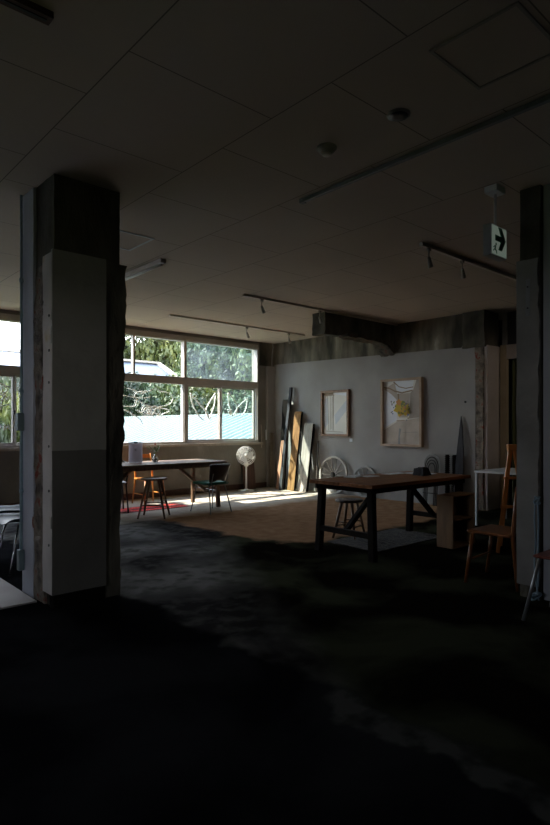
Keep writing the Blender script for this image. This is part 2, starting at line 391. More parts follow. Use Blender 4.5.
def copy_tree(o, parent=None):
    c = o.copy(); C.objects.link(c); c.parent = parent
    for ch in list(o.children): copy_tree(ch, c)
    return c
def smooth_path(pts, n=8, closed=False):
    """Catmull-Rom"""
    P = [Vector(p) for p in pts]; N = len(P); out = []
    for i in range(N if closed else N - 1):
        if closed: p0, p1, p2, p3 = P[i - 1], P[i], P[(i + 1) % N], P[(i + 2) % N]
        else: p0, p1, p2, p3 = P[max(i - 1, 0)], P[i], P[i + 1], P[min(i + 2, N - 1)]
        for k in range(n):
            t = k / n
            out.append(.5 * ((2 * p1) + (-p0 + p2) * t + (2 * p0 - 5 * p1 + 4 * p2 - p3) * t * t + (-p0 + 3 * p1 - 3 * p2 + p3) * t ** 3))
    if not closed: out.append(P[-1])
    return out

# ------------------------------------------------------------------ room shell
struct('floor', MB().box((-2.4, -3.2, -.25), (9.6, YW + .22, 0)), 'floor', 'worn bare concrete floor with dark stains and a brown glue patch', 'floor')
struct('ceiling', MB().box((-2.4, -3.2, H), (9.6, YW + .22, H + .2)), 'ceiling', 'flat ceiling of brownish grey boards with dark joints', 'ceiling')
WY0, WY1, WZ0, WZ1 = 1.5, 2.3, 1.2, 2.0  # unseen side opening, added to let in fill light
we = MB().box((-2.6, -3.2, -.2), (-2.4, WY0, H + .1)).box((-2.6, WY1, -.2), (-2.4, YW + .22, H + .1)).box((-2.6, WY0, -.2), (-2.4, WY1, WZ0)).box((-2.6, WY0, WZ1), (-2.4, WY1, H + .1))
struct('wall_west', we, 'wall_dark', 'dark side wall left of the camera', 'wall')
ws = MB(); SX0, SX1, SZ0, SZ1 = -1.5, -.9, 1.4, 2.0  # small unseen opening added for fill light from behind
ws.box((-2.4, -3.4, -.2), (SX0, -3.2, H + .1)).box((SX1, -3.4, -.2), (9.6, -3.2, H + .1)).box((SX0, -3.4, -.2), (SX1, -3.2, SZ0)).box((SX0, -3.4, SZ1), (SX1, -3.2, H + .1))
struct('wall_south', ws, 'wall_dark', 'dark wall behind the camera', 'wall')
struct('wall_east', MB().box((9.4, -3.2, -.2), (9.6, YW + .22, H + .1)), 'wall_dark', 'dark far wall of the side room', 'wall')
# picture wall: painted lower part, raw beam band above
wp = MB()
pts = [(4.66, 0), (YW, 0), (YW, 2.66), (9.0, 2.655), (7.2, 2.62), (5.6, 2.59), (4.9, 2.575), (4.88, 2.62), (4.66, 2.60)]
wp.prism(pts, .2, 0, Matrix(((0, 0, 1, XB), (1, 0, 0, 0), (0, 1, 0, 0), (0, 0, 0, 1))))
struct('wall_picture', wp, 'wall_grey', 'grey painted wall carrying the two framed pictures', 'wall')
bb = MB().rough((XB + .012, 4.84, 2.5), (XB + .22, YW + .02, H + .01), .09, .010, 3)
struct('trim_1', bb, 'beam_conc', 'rough dark concrete beam band above the grey picture wall', 'beam')
# end column of the picture wall
col = thing('concrete_column', 'rough broken concrete column at the right end of the grey picture wall', 'column', (8.6, 4.6, 0))
MB().rough((-.24, -.11, 2.55), (.22, .26, H), .07, .014, 5).build('column_head', 'concrete_dark', col)
MB().rough((-.20, -.07, 0), (.20, .06, 2.62), .05, .018, 6).build('broken_edge', 'rubble', col)
def jag(p):
    return p
MB().rough((-.17, -.125, .0), (.24, -.075, 2.58), .09, .006, 8).build('white_plaster', 'white_plaster', col)
# side-room partition with doorway beyond the column
dp = thing('door_1', 'cream framed doorway beside the broken column with olive curtain', 'doorway', (8.86, 4.3, 0), kind='structure')
MB().box((-.06, .055, 0), (.02, .155, 2.6)).build('jamb', 'cream', dp)
MB().box((-.04, .055, 2.6), (.0, .13, H)).build('upper_post', 'pillar_grey', dp)
MB().box((-.05, -1.1, 2.38), (.02, .055, 2.6)).build('lintel', 'white_plaster', dp)
MB().box((-.06, -1.2, 0), (.02, -1.1, 2.6)).build('jamb', 'cream', dp)
cv = MB(); n = 60
cvs = [(.1 + .02 * math.sin(i * 1.7), -1.1 + 1.15 * i / n) for i in range(n + 1)]
for i in range(n):
    (a, b_), (c_, d_) = cvs[i], cvs[i + 1]
    cv.add([(a, b_, .02), (c_, d_, .02), (c_, d_, 2.38), (a, b_, 2.38)], [(0, 1, 2, 3)], 0, True)
tag(cv.build('curtain', 'curtain', None, loc=(8.86, 4.3, 0)), 'olive green curtain hanging in the doorway beside the broken column', 'curtain')
struct('wall_partition', MB().box((8.84, -3.2, 0), (9.0, 3.1, H)).box((8.84, 3.1, 2.6), (9.0, 4.355, H)), 'wall_dark', 'dark partition around the curtained doorway', 'wall')
# right-hand pillar and its wall
rp = thing('plastered_pillar', 'grey plastered pillar at the right edge with raw concrete head and a ragged side', 'pillar', (4.6, 1.98, 0))
MB().rough((-.235, -.085, 0), (.30, .07, H), .07, .005, 11).build('concrete_core', 'concrete_dark', rp)
def rfn(p):
    q = p.copy()
    if q.y < -.05: q.y += .014 * noise.noise(Vector((0, 1.3, q.z * 6))) + .012 * noise.noise(Vector((3, 0, q.z * 17)))
    return q
MB().rough((-.262, -.083, .10), (-.236, .085, 2.57), .04, .003, 12, fn=rfn).build('plaster_skin', 'pillar_grey', rp)
MB().box((-.266, -.02, 2.14), (-.262, .012, 2.42)).build('metal_plate', 'steel_grey', rp, .001)
for z in (2.20, 2.36):
    MB().cyl((-.272, -.004, z), (-.2655, -.004, z), .006, n=10).build('screw', 'dark_plastic', rp)
wr = MB()
wr.box((4.40, -3.2, 0), (4.60, 1.888, H))
struct('wall_right', wr, 'plaster_blue_lit', 'wall tinted blue grey for cool window light, running on from the right-hand pillar', 'wall')

# ------------------------------------------------------------------ left pillar
lp = thing('stripped_pillar', 'large stripped pillar on the left, grey plaster below and raw dark concrete on top', 'pillar', (1.8, 4.35, 0))
lo = Vector((1.8, 4.35, 0))
MB().rough((1.572 - 1.8, 4.135 - 4.35, 0), (2.08 - 1.8, 4.62 - 4.35, H), .07, .005, 21).build('concrete_core', 'concrete_dark', lp)
def cut(p):
    return p
MB().rough((1.55 - 1.8, 4.108 - 4.35, 1.13), (1.957 - 1.8, 4.14 - 4.35, 2.57), .06, .0025, 22).build('upper_plaster', 'plaster', lp)
MB().rough((1.55 - 1.8, 4.108 - 4.35, .10), (1.957 - 1.8, 4.14 - 4.35, 1.13), .06, .0025, 23).build('lower_plaster', 'plaster_low', lp)
MB().rough((1.548 - 1.8, 4.118 - 4.35, .10), (1.575 - 1.8, 4.29 - 4.35, 2.55), .05, .004, 24).build('side_plaster_lit', 'plaster_side_lit', lp)
MB().rough((1.565 - 1.8, 4.122 - 4.35, 0), (1.955 - 1.8, 4.2 - 4.35, .11), .05, .004, 25).build('plinth', 'wood_black', lp)
def edgefn(p):
    q = p.copy(); z = p.z
    if q.x > .22: q.x += -.065 + .065 * (z / 2.5) + .024 * noise.noise(Vector((0, 2.2, z * 5))) + .012 * noise.noise(Vector((5, 0, z * 15)))
    return q
MB().rough((1.955 - 1.8, 4.125 - 4.35, 0), (2.135 - 1.8, 4.34 - 4.35, 2.56), .045, .008, 26, fn=edgefn).build('broken_edge', 'concrete_dark', lp)
MB().rough((1.556 - 1.8, 4.285 - 4.35, 0), (1.60 - 1.8, 4.49 - 4.35, 2.5), .04, .016, 27).build('broken_groove', 'rubble', lp)
MB().rough((1.548 - 1.8, 4.485 - 4.35, 0), (1.68 - 1.8, 4.735 - 4.35, H), .05, .003, 28).build('wall_remnant', 'plaster_blue_lit', lp)
for z in (.45, .84, 1.16, 1.62, 1.85, 2.1):
    MB().cyl((1.543 - 1.8, 4.165 - 4.35, z), (1.551 - 1.8, 4.165 - 4.35, z), .010, n=8).build('bolt_head', 'dark_plastic', lp)
# conduit on it
cd = thing('electrical_conduit', 'thin blue grey conduit pipe running up the side of the left pillar', 'conduit', (1.53, 4.70, 0))
MB().cyl((0, 0, .28), (0, 0, H), .010, n=10).build('pipe', 'conduit', cd)
MB().cyl((.0, .02, .28), (.0, .02, 1.2), .007, n=8).build('pipe', 'conduit', cd)
MB().box((-.035, -.025, 1.27), (.012, .035, 1.41)).build('junction_box', 'box_green', cd, .003)
MB().box((-.03, -.04, .18), (.012, .015, .34)).build('junction_box', 'box_green', cd, .003)
for z in (.80, 1.58, 2.45):
    MB().cyl((0, 0, z - .015), (0, 0, z + .015), .016, n=10).build('clamp', 'conduit', cd)
# pale floor slab on the left side
struct('trim_2', MB().box((-2.4, 4.36, 0), (1.53, YW, .012)), 'pale_slab', 'pale smoother floor strip left of the big pillar', 'floor strip')

# ------------------------------------------------------------------ window wall
ww = MB()
ww.box((-2.4, YW, 0), (9.0, YW + .2, .97)).box((-2.4, YW, 3.06), (9.0, YW + .2, H)).box((7.97, YW, .97), (9.0, YW + .2, 3.06)).box((-2.4, YW, .97), (-1.9, YW + .2, 3.06))
struct('wall_window', ww, 'wall_win', 'stained low wall under the long row of windows', 'wall')
struct('trim_3', MB().rough((8.18, YW - .06, 0), (XB + .02, YW + .02, 2.62), .1, .004, 31), 'wall_grey', 'narrow grey pier filling the corner beside the last window', 'pier')
struct('trim_5', MB().rough((8.0, YW - .03, 2.62), (XB + .03, YW + .02, H), .08, .008, 32), 'beam_conc', 'dark concrete head over the corner pier', 'beam')
struct('trim_4', MB().box((-2.4, YW - .07, .925), (8.05, YW + .02, .975)), 'sill', 'worn brownish sill ledge below the windows', 'sill', bevel=.004)
struct('baseboard_window', MB().rough((1.6, YW - .03, 0), (8.18, YW + .01, .11), .08, .004, 33), 'dark_board', 'dark scuffed baseboard under the windows', 'baseboard')
struct('wall_exterior', MB().box((7.99, YW + .2, -4), (9.0, YW + .24, H + .2)), 'exterior', 'cream outer wall face past the last window', 'wall')

Y0 = YW + .03
def rect_frame(mb, x0, x1, z0, z1, w, y0, y1, mi=0):
    mb.box((x0, y0, z0), (x1, y1, z0 + w), mi).box((x0, y0, z1 - w), (x1, y1, z1), mi)
    mb.box((x0, y0, z0 + w), (x0 + w, y1, z1 - w), mi).box((x1 - w, y0, z0 + w), (x1, y1, z1 - w), mi)
def window(n, x0, x1, kind, label):
    t = thing('window_%d' % n, label, 'window', ((x0 + x1) / 2, YW, .97), kind='structure')
    ox, oz = (x0 + x1) / 2, .97
    def loc(mb, name, m, par, bev=0): 
        mb.v = [v - Vector((ox, YW, oz)) for v in mb.v]
        return mb.build(name, m, par, bev)
    f = MB(); d0, d1 = YW - .015, YW + .10
    f.box((x0 + .0005, d0, .97), (x0 + .03, d1, 3.06)).box((x1 - .03, d0, .97), (x1 - .0005, d1, 3.06))
    f.box((x0 + .03, d0, 2.12), (x1 - .03, d1, 2.26)).box((x0 + .03, d0, 2.95), (x1 - .03, d1, 3.06)).box((x0 + .03, d0, .97), (x1 - .03, d1, 1.02))
    f.box((x0 + .0005, d0 - .02, 2.955), (x1 - .0005, d0, 3.0))
    fr = loc(f, 'window_frame', 'frame_metal', t, .004)
    st = MB().box((x0 + .03, YW + .02, 1.02), (x0 + .05, YW + .07, 2.12)).box((x1 - .05, YW + .02, 1.02), (x1 - .03, YW + .07, 2.12))
    loc(st, 'side_strip', 'sash_white', t)
    # upper lights
    if kind == 'B':
        xm = (x0 + x1) / 2
        loc(MB().box((xm - .02, d0 + .01, 2.26), (xm + .02, d1 - .03, 2.95)), 'mullion', 'frame_metal', t)
        for a, b in ((x0 + .03, xm - .02), (xm + .02, x1 - .03)):
            loc(MB().box((a, YW + .05, 2.26), (b, YW + .054, 2.95)), 'upper_pane', 'glass', t)
        loc(MB().box((x0 + .03, YW + .05, 1.02), (x1 - .03, YW + .054, 2.12)), 'lower_pane', 'glass', t)
    else:
        loc(MB().box((x0 + .03, YW + .05, 2.26), (x1 - .03, YW + .054, 2.95)), 'upper_pane', 'glass_dusty' if n == 1 else 'glass', t)
        xm = (x0 + x1) / 2 - (.07 if n == 1 else .06)
        for k, (a, b, y) in enumerate(((x0 + .05, xm + .02, YW + .03), (xm - .02, x1 - .05, YW + .062))):
            s = MB(); rect_frame(s, a, b, 1.02, 2.12, .035, y - .012, y + .012)
            so = loc(s, 'sash', 'frame_metal', t, .002)
            loc(MB().box((a + .035, y - .002, 1.055), (b - .035, y + .002, 2.085)), 'pane', 'glass_green' if n == 1 and k else 'glass', so)
            if k == 0:
                loc(MB().box((b - .006, y - .03, 1.04), (b + .018, y - .012, 2.10)), 'pale_strip', 'sash_white', so)
                loc(MB().box((b - .03, y - .035, 1.50), (b - .005, y - .012, 1.56)), 'latch', 'dark_plastic', so)
        # nested panes are children of a sash that sits at the window's own origin
    return t
window(1, 6.12, 7.96, 'A', 'last window beside the corner with sliding lower sashes and dusty top pane')
window(2, 3.95, 6.12, 'B', 'window right of the big pillar with one wide lower pane and two top lights')
window(3, 2.10, 3.95, 'A', 'window left of the big pillar with bright sky in the top pane')
window(4, -.05, 2.10, 'B', 'window further left outside the picture edge')
window(5, -1.9, -.05, 'A', 'leftmost window near the side wall')

def drawing(curves, label, r=.006, y=YW + .012, name='line_drawing'):
    mb = MB(); cx = sum(p[0] for c_ in curves for p in c_) / sum(len(c_) for c_ in curves)
    for c_ in curves:
        mb.tube(smooth_path([(x - cx, 0, z - 1) for x, z in c_], 5), r, 5)
    o = mb.build(name, 'white_line', None, loc=(cx, y, 1)); return tag(o, label, 'window drawing')
sw = [[(4.85, 2.01), (5.02, 1.98), (5.17, 1.91), (5.37, 1.97), (5.5, 2.03), (5.57, 1.97), (5.77, 1.94), (5.85, 1.85), (5.79, 1.74), (5.57, 1.68), (5.33, 1.69), (5.14, 1.77), (5.05, 1.85), (5.11, 1.93), (5.3, 1.96)],
      [(4.6, 1.9), (4.85, 1.86), (5.02, 1.84), (5.21, 1.83), (5.38, 1.86)], [(4.6, 1.66), (4.85, 1.67), (5.06, 1.68), (5.09, 1.8)],
      [(4.6, 1.66), (4.85, 1.61), (5.02, 1.53), (5.16, 1.44), (5.22, 1.36)],
      [(5.11, 1.61), (5.19, 1.56), (5.29, 1.63), (5.4, 1.53), (5.53, 1.65), (5.79, 1.61), (5.6, 1.52), (5.75, 1.48)]]
for cx, cz, rr in ((5.29, 1.60, .10), (5.30, 1.60, .06), (5.47, 1.59, .11), (5.52, 1.59, .06), (5.38, 1.60, .08)):
    sw.append([(cx + rr * math.cos(a * .7) * (1 + .1 * math.sin(a)), cz + rr * .9 * math.sin(a * .7)) for a in range(11)])
drawing(sw, 'tangled white looping line drawn across the wide lower pane right of the pillar', .008)
drawing([[(6.25, 1.96), (6.37, 1.84), (6.62, 1.61), (6.7, 1.49)], [(6.25, 1.96), (6.31, 1.74), (6.46, 1.51), (6.56, 1.44)],
         [(6.86, 1.99), (6.68, 1.75), (6.62, 1.6), (6.70, 1.46)], [(6.86, 1.99), (6.83, 1.75), (6.73, 1.51), (6.68, 1.38)]],
        'white leaf-shaped loops drawn on the left sash of the last window', .012, YW + .014)
drawing([[(7.19, 2.0), (7.34, 1.87), (7.43, 1.71), (7.38, 1.52)], [(7.19, 2.0), (7.21, 1.79), (7.31, 1.52)],
         [(7.71, 1.91), (7.48, 1.74), (7.34, 1.55)], [(7.71, 1.91), (7.67, 1.69), (7.57, 1.54)], [(7.18, 1.66), (7.24, 1.62), (7.26, 1.56), (7.20, 1.6), (7.28, 1.66)]],
        'white leaf-shaped loops drawn on the right sash of the last window', .012, YW + .04)
drawing([[(2.5, 1.95), (2.7, 1.98), (2.78, 1.97), (2.84, 1.94), (2.92, 1.92)], [(2.78, 1.97), (2.8, 1.85), (2.85, 1.81), (2.8, 1.73), (2.78, 1.61), (2.74, 1.5)],
         [(2.84, 1.93), (2.87, 1.87), (2.81, 1.81), (2.88, 1.75)], [(3.06, 2.0), (3.03, 1.89), (3.06, 1.74), (3.06, 1.56)],
         [(2.98, 1.81), (3.0, 1.74), (2.98, 1.65)], [(2.75, 1.61), (2.84, 1.64), (2.91, 1.65)], [(2.75, 1.31), (2.79, 1.3), (2.75, 1.28)],
         [(2.72, 1.75), (2.78, 1.8), (2.86, 1.72), (2.9, 1.78)], [(2.70, 1.9), (2.76, 1.83), (2.74, 1.74), (2.82, 1.7)]],
        'white scribbled vine lines drawn on the pane left of the pillar', .010, YW + .014)
lm = MB()
for a, b in (((2.815, 1.25), (2.84, 1.335)), ((2.84, 1.335), (2.862, 1.27)), ((2.862, 1.27), (2.89, 1.335)), ((2.89, 1.335), (2.91, 1.25))):
    lm.bar((a[0] - 2.86, 0, a[1] - 1.25), (b[0] - 2.86, 0, b[1] - 1.25), .016, .006, up=(0, 1, 0))
tag(lm.build('window_lettering', 'white_line', None, loc=(2.86, YW + .014, 1.25)), 'white letter M on the pane left of the pillar', 'lettering')

# ------------------------------------------------------------------ broken beam stub under the ceiling
def stubfn(p):
    q = p.copy(); t = (q.x + .0) / 1.8
    if q.z < 0:
        low = -.36 + .06 * min(1, t * 3)
        if t > .78: low = -.30 - .26 * ((t - .78) / .22) ** 1.4
        q.z = low * min(1, abs(q.z) / .36) if q.z < -.01 else q.z
    return q
stub = thing('broken_beam', 'broken concrete beam stub jutting from the picture wall under the ceiling', 'beam', (6.62, 6.22, H))
MB().rough((0, 0, -.36), (1.79, .28, .0), .06, .02, 41, fn=stubfn).build('beam_body', 'concrete_dark', stub)
def rubfn(p):
    q = p.copy(); t = q.x / 1.8
    low = -.31 - (.26 * ((t - .78) / .22) ** 1.4 if t > .78 else 0)
    q.z = q.z + low
    return q
MB().rough((.55, -.02, -.03), (1.74, .22, .03), .05, .03, 42, fn=rubfn).build('exposed_brick', 'rubble_dark', stub)

# ------------------------------------------------------------------ ceiling fittings
def rail(name, label, x0, x1, y0, y1, m, w=.035, h=.03):
    t = thing(name, label, 'ceiling rail', ((x0 + x1) / 2, (y0 + y1) / 2, H))
    dx, dy = (x1 - x0) / 2, (y1 - y0) / 2
    MB().box((-dx - (w / 2 if dx == 0 else 0), -dy - (w / 2 if dy == 0 else 0), -h), (dx + (w / 2 if dx == 0 else 0), dy + (w / 2 if dy == 0 else 0), 0)).build('rail_body', m, t, .002)
    for s in (-1, 1):
        MB().box((s * dx - .02, s * dy - .02, -h - .004), (s * dx + .02, s * dy + .02, 0)).build('end_cap', m, t)
    return t
rail('lighting_rail', 'long pale batten rail on the near ceiling without lamps', 3.23, 3.23, .9, 3.28, 'batten', .032, .03)
rail('lighting_track', 'lighting track running along the ceiling to the broken beam stub', 4.94, 8.36, 6.15, 6.15, 'track_metal', .035, .03)
rail('lighting_track', 'lighting track nearest the windows with two small spotlights', 4.94, 7.95, 8.05, 8.05, 'track_metal', .035, .03)
rail('lighting_track', 'lighting track on the right running behind the plastered pillar', 4.87, 8.0, 3.27, 3.27, 'track_metal', .04, .035)
tf = thing('tube_fixture', 'pale ceiling tube light fixture just right of the big pillar', 'light fixture', (3.25, 5.95, H))
MB().box((-.03, -.5, -.045), (.03, .5, 0)).build('housing', 'track_metal', tf, .003)
MB().cyl((0, -.47, -.062), (0, .47, -.062), .014, n=10).build('tube', 'fan_white', tf)
bs = thing('ceiling_slot', 'dark slotted fitting at the upper left of the ceiling', 'ceiling fitting', (.58, 2.56, H))
MB().box((-.38, -.03, -.03), (.38, .03, 0)).build('housing', 'dark_board', bs)
MB().box((-.36, -.008, -.034), (.36, .008, -.029)).build('slot', 'dark_plastic', bs)
def spot(x, y, label, ang):
    t = thing('spotlight', label, 'spotlight', (x, y, H - .03), group='spotlights on the ceiling tracks')
    MB().box((-.022, -.014, -.03), (.022, .014, 0)).build('adapter', 'lamp_metal', t)
    MB().cyl((0, 0, -.10), (0, 0, -.03), .006, n=8).build('stem', 'lamp_metal', t)
    a = Matrix.Translation((0, 0, -.10)) @ Matrix.Rotation(ang, 4, 'Z') @ Matrix.Rotation(math.radians(150), 4, 'Y')
    MB().lathe([(.012, -.01), (.017, .0), (.022, .05), (.026, .095), (.02, .096)], 12, 0, a).build('lamp_head', 'lamp_metal', t)
    return t
spot(5.25, 6.15, 'small spotlight at the left end of the track leading to the beam stub', .2)
spot(6.42, 6.15, 'small spotlight just left of the broken beam stub', .2)
spot(6.52, 8.05, 'small spotlight on the track nearest the windows, left one of two', .2)
spot(7.55, 8.05, 'small spotlight on the track nearest the windows, right one of two', .2)
spot(4.99, 3.27, 'left spotlight on the track beside the exit sign', .2)
spot(5.62, 3.27, 'spotlight behind the exit sign, closer to the plastered pillar', .2)
def hatch(x0, x1, y0, y1, m, label, fw=.02, inner='ceiling'):
    t = thing('ceiling_hatch', label, 'hatch', ((x0 + x1) / 2, (y0 + y1) / 2, H))
    dx, dy = (x1 - x0) / 2, (y1 - y0) / 2
    f = MB(); f.box((-dx, -dy, -.008), (dx, -dy + fw, 0)).box((-dx, dy - fw, -.008), (dx, dy, 0)).box((-dx, -dy + fw, -.008), (-dx + fw, dy - fw, 0)).box((dx - fw, -dy + fw, -.008), (dx, dy - fw, 0))
    f.build('hatch_frame', m, t)
    MB().box((-dx + fw, -dy + fw, -.003), (dx - fw, dy - fw, 0)).build('hatch_panel', inner, t)
hatch(2.34, 2.84, 4.92, 5.42, 'rail_pale', 'square ceiling hatch with pale frame right of the big pillar')
hatch(2.41, 2.88, 1.14, 1.58, 'lamp_metal', 'square ceiling hatch with dark frame at the upper right', .016)
sd = thing('smoke_detector', 'round ribbed smoke detector on the ceiling', 'smoke detector', (2.75, 2.57, H))
MB().lathe([(.065, 0), (.065, -.012), (.055, -.02), (.05, -.03), (.03, -.042), (.01, -.045)], 20).build('base', 'lamp_metal', sd)
MB().lathe([(.03, -.04), (.028, -.052), (.01, -.056)], 16).build('sensor', 'track_metal', sd)
sp = thing('ceiling_speaker', 'round dark flush speaker on the ceiling near the hatch', 'speaker', (2.77, 2.02, H))
MB().lathe([(.068, 0), (.068, -.008), (.06, -.012)], 22).build('rim', 'lamp_metal', sp)
MB().lathe([(.059, -.008), (.055, -.014), (.02, -.016)], 22).build('grille', 'dark_plastic', sp)

# exit sign
ex = thing('exit_sign', 'hanging box exit sign with a green arrow pointing right', 'exit sign', (4.17, 2.15, H))
MB().box((-.075, -.05, -.05), (.06, .05, 0)).build('ceiling_mount', 'white_metal', ex, .004)
MB().cyl((0, 0, -.30), (0, 0, -.05), .011, n=12).build('stem', 'white_metal', ex)
MB().box((-.12, -.03, -.535), (.12, .035, -.30)).build('sign_box', 'sign_body', ex, .003)
MB().box((-.112, -.0335, -.525), (.112, -.0305, -.31)).build('sign_face', 'sign_white', ex)
ag = MB(); fm = Matrix(((1, 0, 0, .018), (0, 0, -1, -.0337), (0, 1, 0, -.40), (0, 0, 0, 1)))
ag.prism([(-.085, -.022), (.0, -.022), (-.038, -.085), (.018, -.085), (.078, 0), (.018, .085), (-.038, .085), (.0, .022), (-.085, .022)], .002, 0, fm)
ag.build('arrow', 'sign_green', ex)
rn = MB(); fr_ = Matrix(((1, 0, 0, -.065), (0, 0, -1, -.0337), (0, 1, 0, -.495), (0, 0, 0, 1)))
rn.prism([(.012 + .010 * math.cos(a * .8), .048 + .010 * math.sin(a * .8)) for a in range(8)], .002, 0, fr_)
rn.prism([(-.008, .036), (.012, .036), (.004, .012), (.022, .0), (.026, -.022), (.018, -.022), (.012, -.006), (-.006, .004), (-.03, -.010), (-.034, -.004), (-.01, .014), (-.012, .026), (-.028, .016), (-.032, .02)], .002, 0, fr_)
rn.build('running_figure', 'sign_green', ex)

# ------------------------------------------------------------------ furniture builders
def trestle_table(label, x0, x1, y0, y1, top, top_m, leg_m, inset=.09, rail_z=.24, thick=.035, lw=.055, splay=.04, group=None):
    t = thing('trestle_table', label, 'table', ((x0 + x1) / 2, (y0 + y1) / 2, 0))
    L_, W_ = (x1 - x0) / 2, (y1 - y0) / 2
    tb = MB(); k = 4
    for i in range(k):
        a = -W_ + 2 * W_ * i / k; b = -W_ + 2 * W_ * (i + 1) / k
        tb.box((-L_ + .004 * (i % 2), a + .0015, top - thick), (L_ - .006 * (i % 2), b - .0015, top))
    tb.build('tabletop', top_m, t, .003)
    MB().box((-L_ + .05, -W_ + .05, top - thick - .055), (L_ - .05, -W_ + .075, top - thick)).build('apron', leg_m, t)
    MB().box((-L_ + .05, W_ - .075, top - thick - .055), (L_ - .05, W_ - .05, top - thick)).build('apron', leg_m, t)
    for sx in (-1, 1):
        xb, xt = sx * (L_ - inset + splay * .0), sx * (L_ - inset - .02)
        for sy in (-1, 1):
            MB().bar((xb, sy * (W_ - .065), 0), (xt, sy * (W_ - .10), top - thick), lw, lw, up=(1, 0, 0)).build('leg', leg_m, t, .003)
        MB().bar((xb, -(W_ - .09), rail_z), (xb, W_ - .09, rail_z), .045, .055).build('end_rail', leg_m, t, .003)
        MB().bar((xb - sx * .02, 0, rail_z + .01), (sx * (L_ - inset - .60), 0, top - thick), .045, .05, up=(0, 1, 0)).build('brace', leg_m, t, .003)
        MB().bar((xt, -(W_ - .06), top - thick - .03), (xt, W_ - .06, top - thick - .03), .05, .05).build('top_rail', leg_m, t, .003)
    return t
trestle_table('long dark trestle table with reddish brown plank top in front of the picture wall', 4.32, 6.12, 3.45, 4.30, .745, 'wood_top', 'wood_frame_black', lw=.066)
trestle_table('long plank table beside the windows behind the big pillar', 3.55, 5.70, 7.55, 8.42, .745, 'wood_top_far', 'wood_stool', inset=.13)

def round_stool(label, loc, r, h, leg_sp, seat_m, leg_m, group=None, rz=0.0):
    t = thing('round_stool', label, 'stool', (loc[0], loc[1], 0), rz)
    MB().lathe([(r * .96, h - .028), (r, h - .022), (r, h - .006), (r * .94, h), (r * .5, h - .003)], 28).build('seat', seat_m, t)
    for k in range(4):
        a = PI / 4 + k * PI / 2
        MB().cyl((leg_sp * math.cos(a), leg_sp * math.sin(a), 0), (r * .55 * math.cos(a), r * .55 * math.sin(a), h - .025), .013, .019, 10).build('leg', leg_m, t)
    z = h * .42; q = leg_sp + (r * .55 - leg_sp) * .42
    for k in range(4):
        a, b = PI / 4 + k * PI / 2, PI / 4 + (k + 1) * PI / 2
        if k % 2: zz = z
        else: zz = z - .05
        MB().cyl((q * math.cos(a), q * math.sin(a), zz), (q * math.cos(b), q * math.sin(b), zz), .009, n=8).build('stretcher', leg_m, t)
    return t
round_stool('low round dark wooden stool tucked under the near trestle table', (5.18, 4.48), .165, .45, .20, 'wood_dark', 'wood_stool', rz=.25)
round_stool('tall round wooden stool in front of the window table near the red rug', (4.24, 7.36), .195, .57, .27, 'wood_stool', 'wood_stool', rz=-.73)

def wooden_chair(name, label, loc, rz, m, sh=.44, top=.84, w=.38, d=.38, r=.016, slats=(.80, .62), splay=.03, seat_m=None):
    """front is +Y"""
    t = thing(name, label, 'chair', loc, rz)
    MB().box((-w / 2, -d / 2, sh - .03), (w / 2, d / 2, sh)).build('seat', seat_m or m, t, .012)
    for sx in (-1, 1):
        MB().cyl((sx * (w / 2 + splay - .02), d / 2 + splay - .02, 0), (sx * (w / 2 - .03), d / 2 - .03, sh - .02), r * .75, r, 10).build('leg', m, t)
        MB().tube([(sx * (w / 2 + splay - .02), -d / 2 - splay, 0), (sx * (w / 2 - .025), -d / 2 + .01, sh * .95), (sx * (w / 2 - .025), -d / 2 - .01, sh + .15), (sx * (w / 2 - .03), -d / 2 - .07, top)], [r * .75, r, r, r * .8], 10).build('leg', m, t)
        MB().cyl((sx * (w / 2 - .005), -d / 2, sh * .4), (sx * (w / 2 - .005), d / 2 - .01, sh * .4), r * .6, n=8).build('stretcher', m, t)
    for z in slats:
        k = (z - sh) / (top - sh); y = -d / 2 - .065 * k
        sl = MB(); n = 8
        for i in range(n):
            x0, x1 = -w / 2 + .02 + (w - .04) * i / n, -w / 2 + .02 + (w - .04) * (i + 1) / n
            f = lambda x: y - .03 * (1 - (2 * x / w) ** 2)
            sl.add([(x0, f(x0), z - .035), (x1, f(x1), z - .035), (x1, f(x1), z + .03), (x0, f(x0), z + .03), (x0, f(x0) + .012, z - .035), (x1, f(x1) + .012, z - .035), (x1, f(x1) + .012, z + .03), (x0, f(x0) + .012, z + .03)],
                   [(0, 1, 2, 3), (7, 6, 5, 4), (3, 2, 6, 7), (4, 5, 1, 0), (0, 3, 7, 4), (1, 5, 6, 2)])
        sl.build('back_slat', m, t)
    return t
wooden_chair('wooden_chair', 'orange varnished wooden chair on the window side of the far table', (4.92, 8.70, 0), PI, 'wood_orange')
# black bent-metal chair
bc = thing('metal_chair', 'black bent metal chair half hidden behind the big pillar at the far table', 'chair', (4.02, 8.22, 0), PI - .3)
MB().box((-.19, -.19, .44), (.19, .19, .46)).build('seat', 'black_metal', bc, .008)
for sx in (-1, 1):
    MB().cyl((sx * .2, .2, 0), (sx * .17, .17, .44), .012, n=8).build('leg', 'black_metal', bc)
    MB().cyl((sx * .2, -.22, 0), (sx * .17, -.17, .44), .012, n=8).build('leg', 'black_metal', bc)
MB().tube(smooth_path([(-.19, .1, .46), (-.22, .08, .64), (-.23, -.05, .70), (-.19, -.2, .76), (0, -.27, .84), (.19, -.2, .76), (.23, -.05, .70), (.22, .08, .64), (.19, .1, .46)], 6), .012, 8).build('armrest', 'black_metal', bc)
for x in (-.08, 0, .08):
    MB().cyl((x, -.17, .46), (x, -.245, .82), .006, n=8).build('back_rod', 'black_metal', bc)
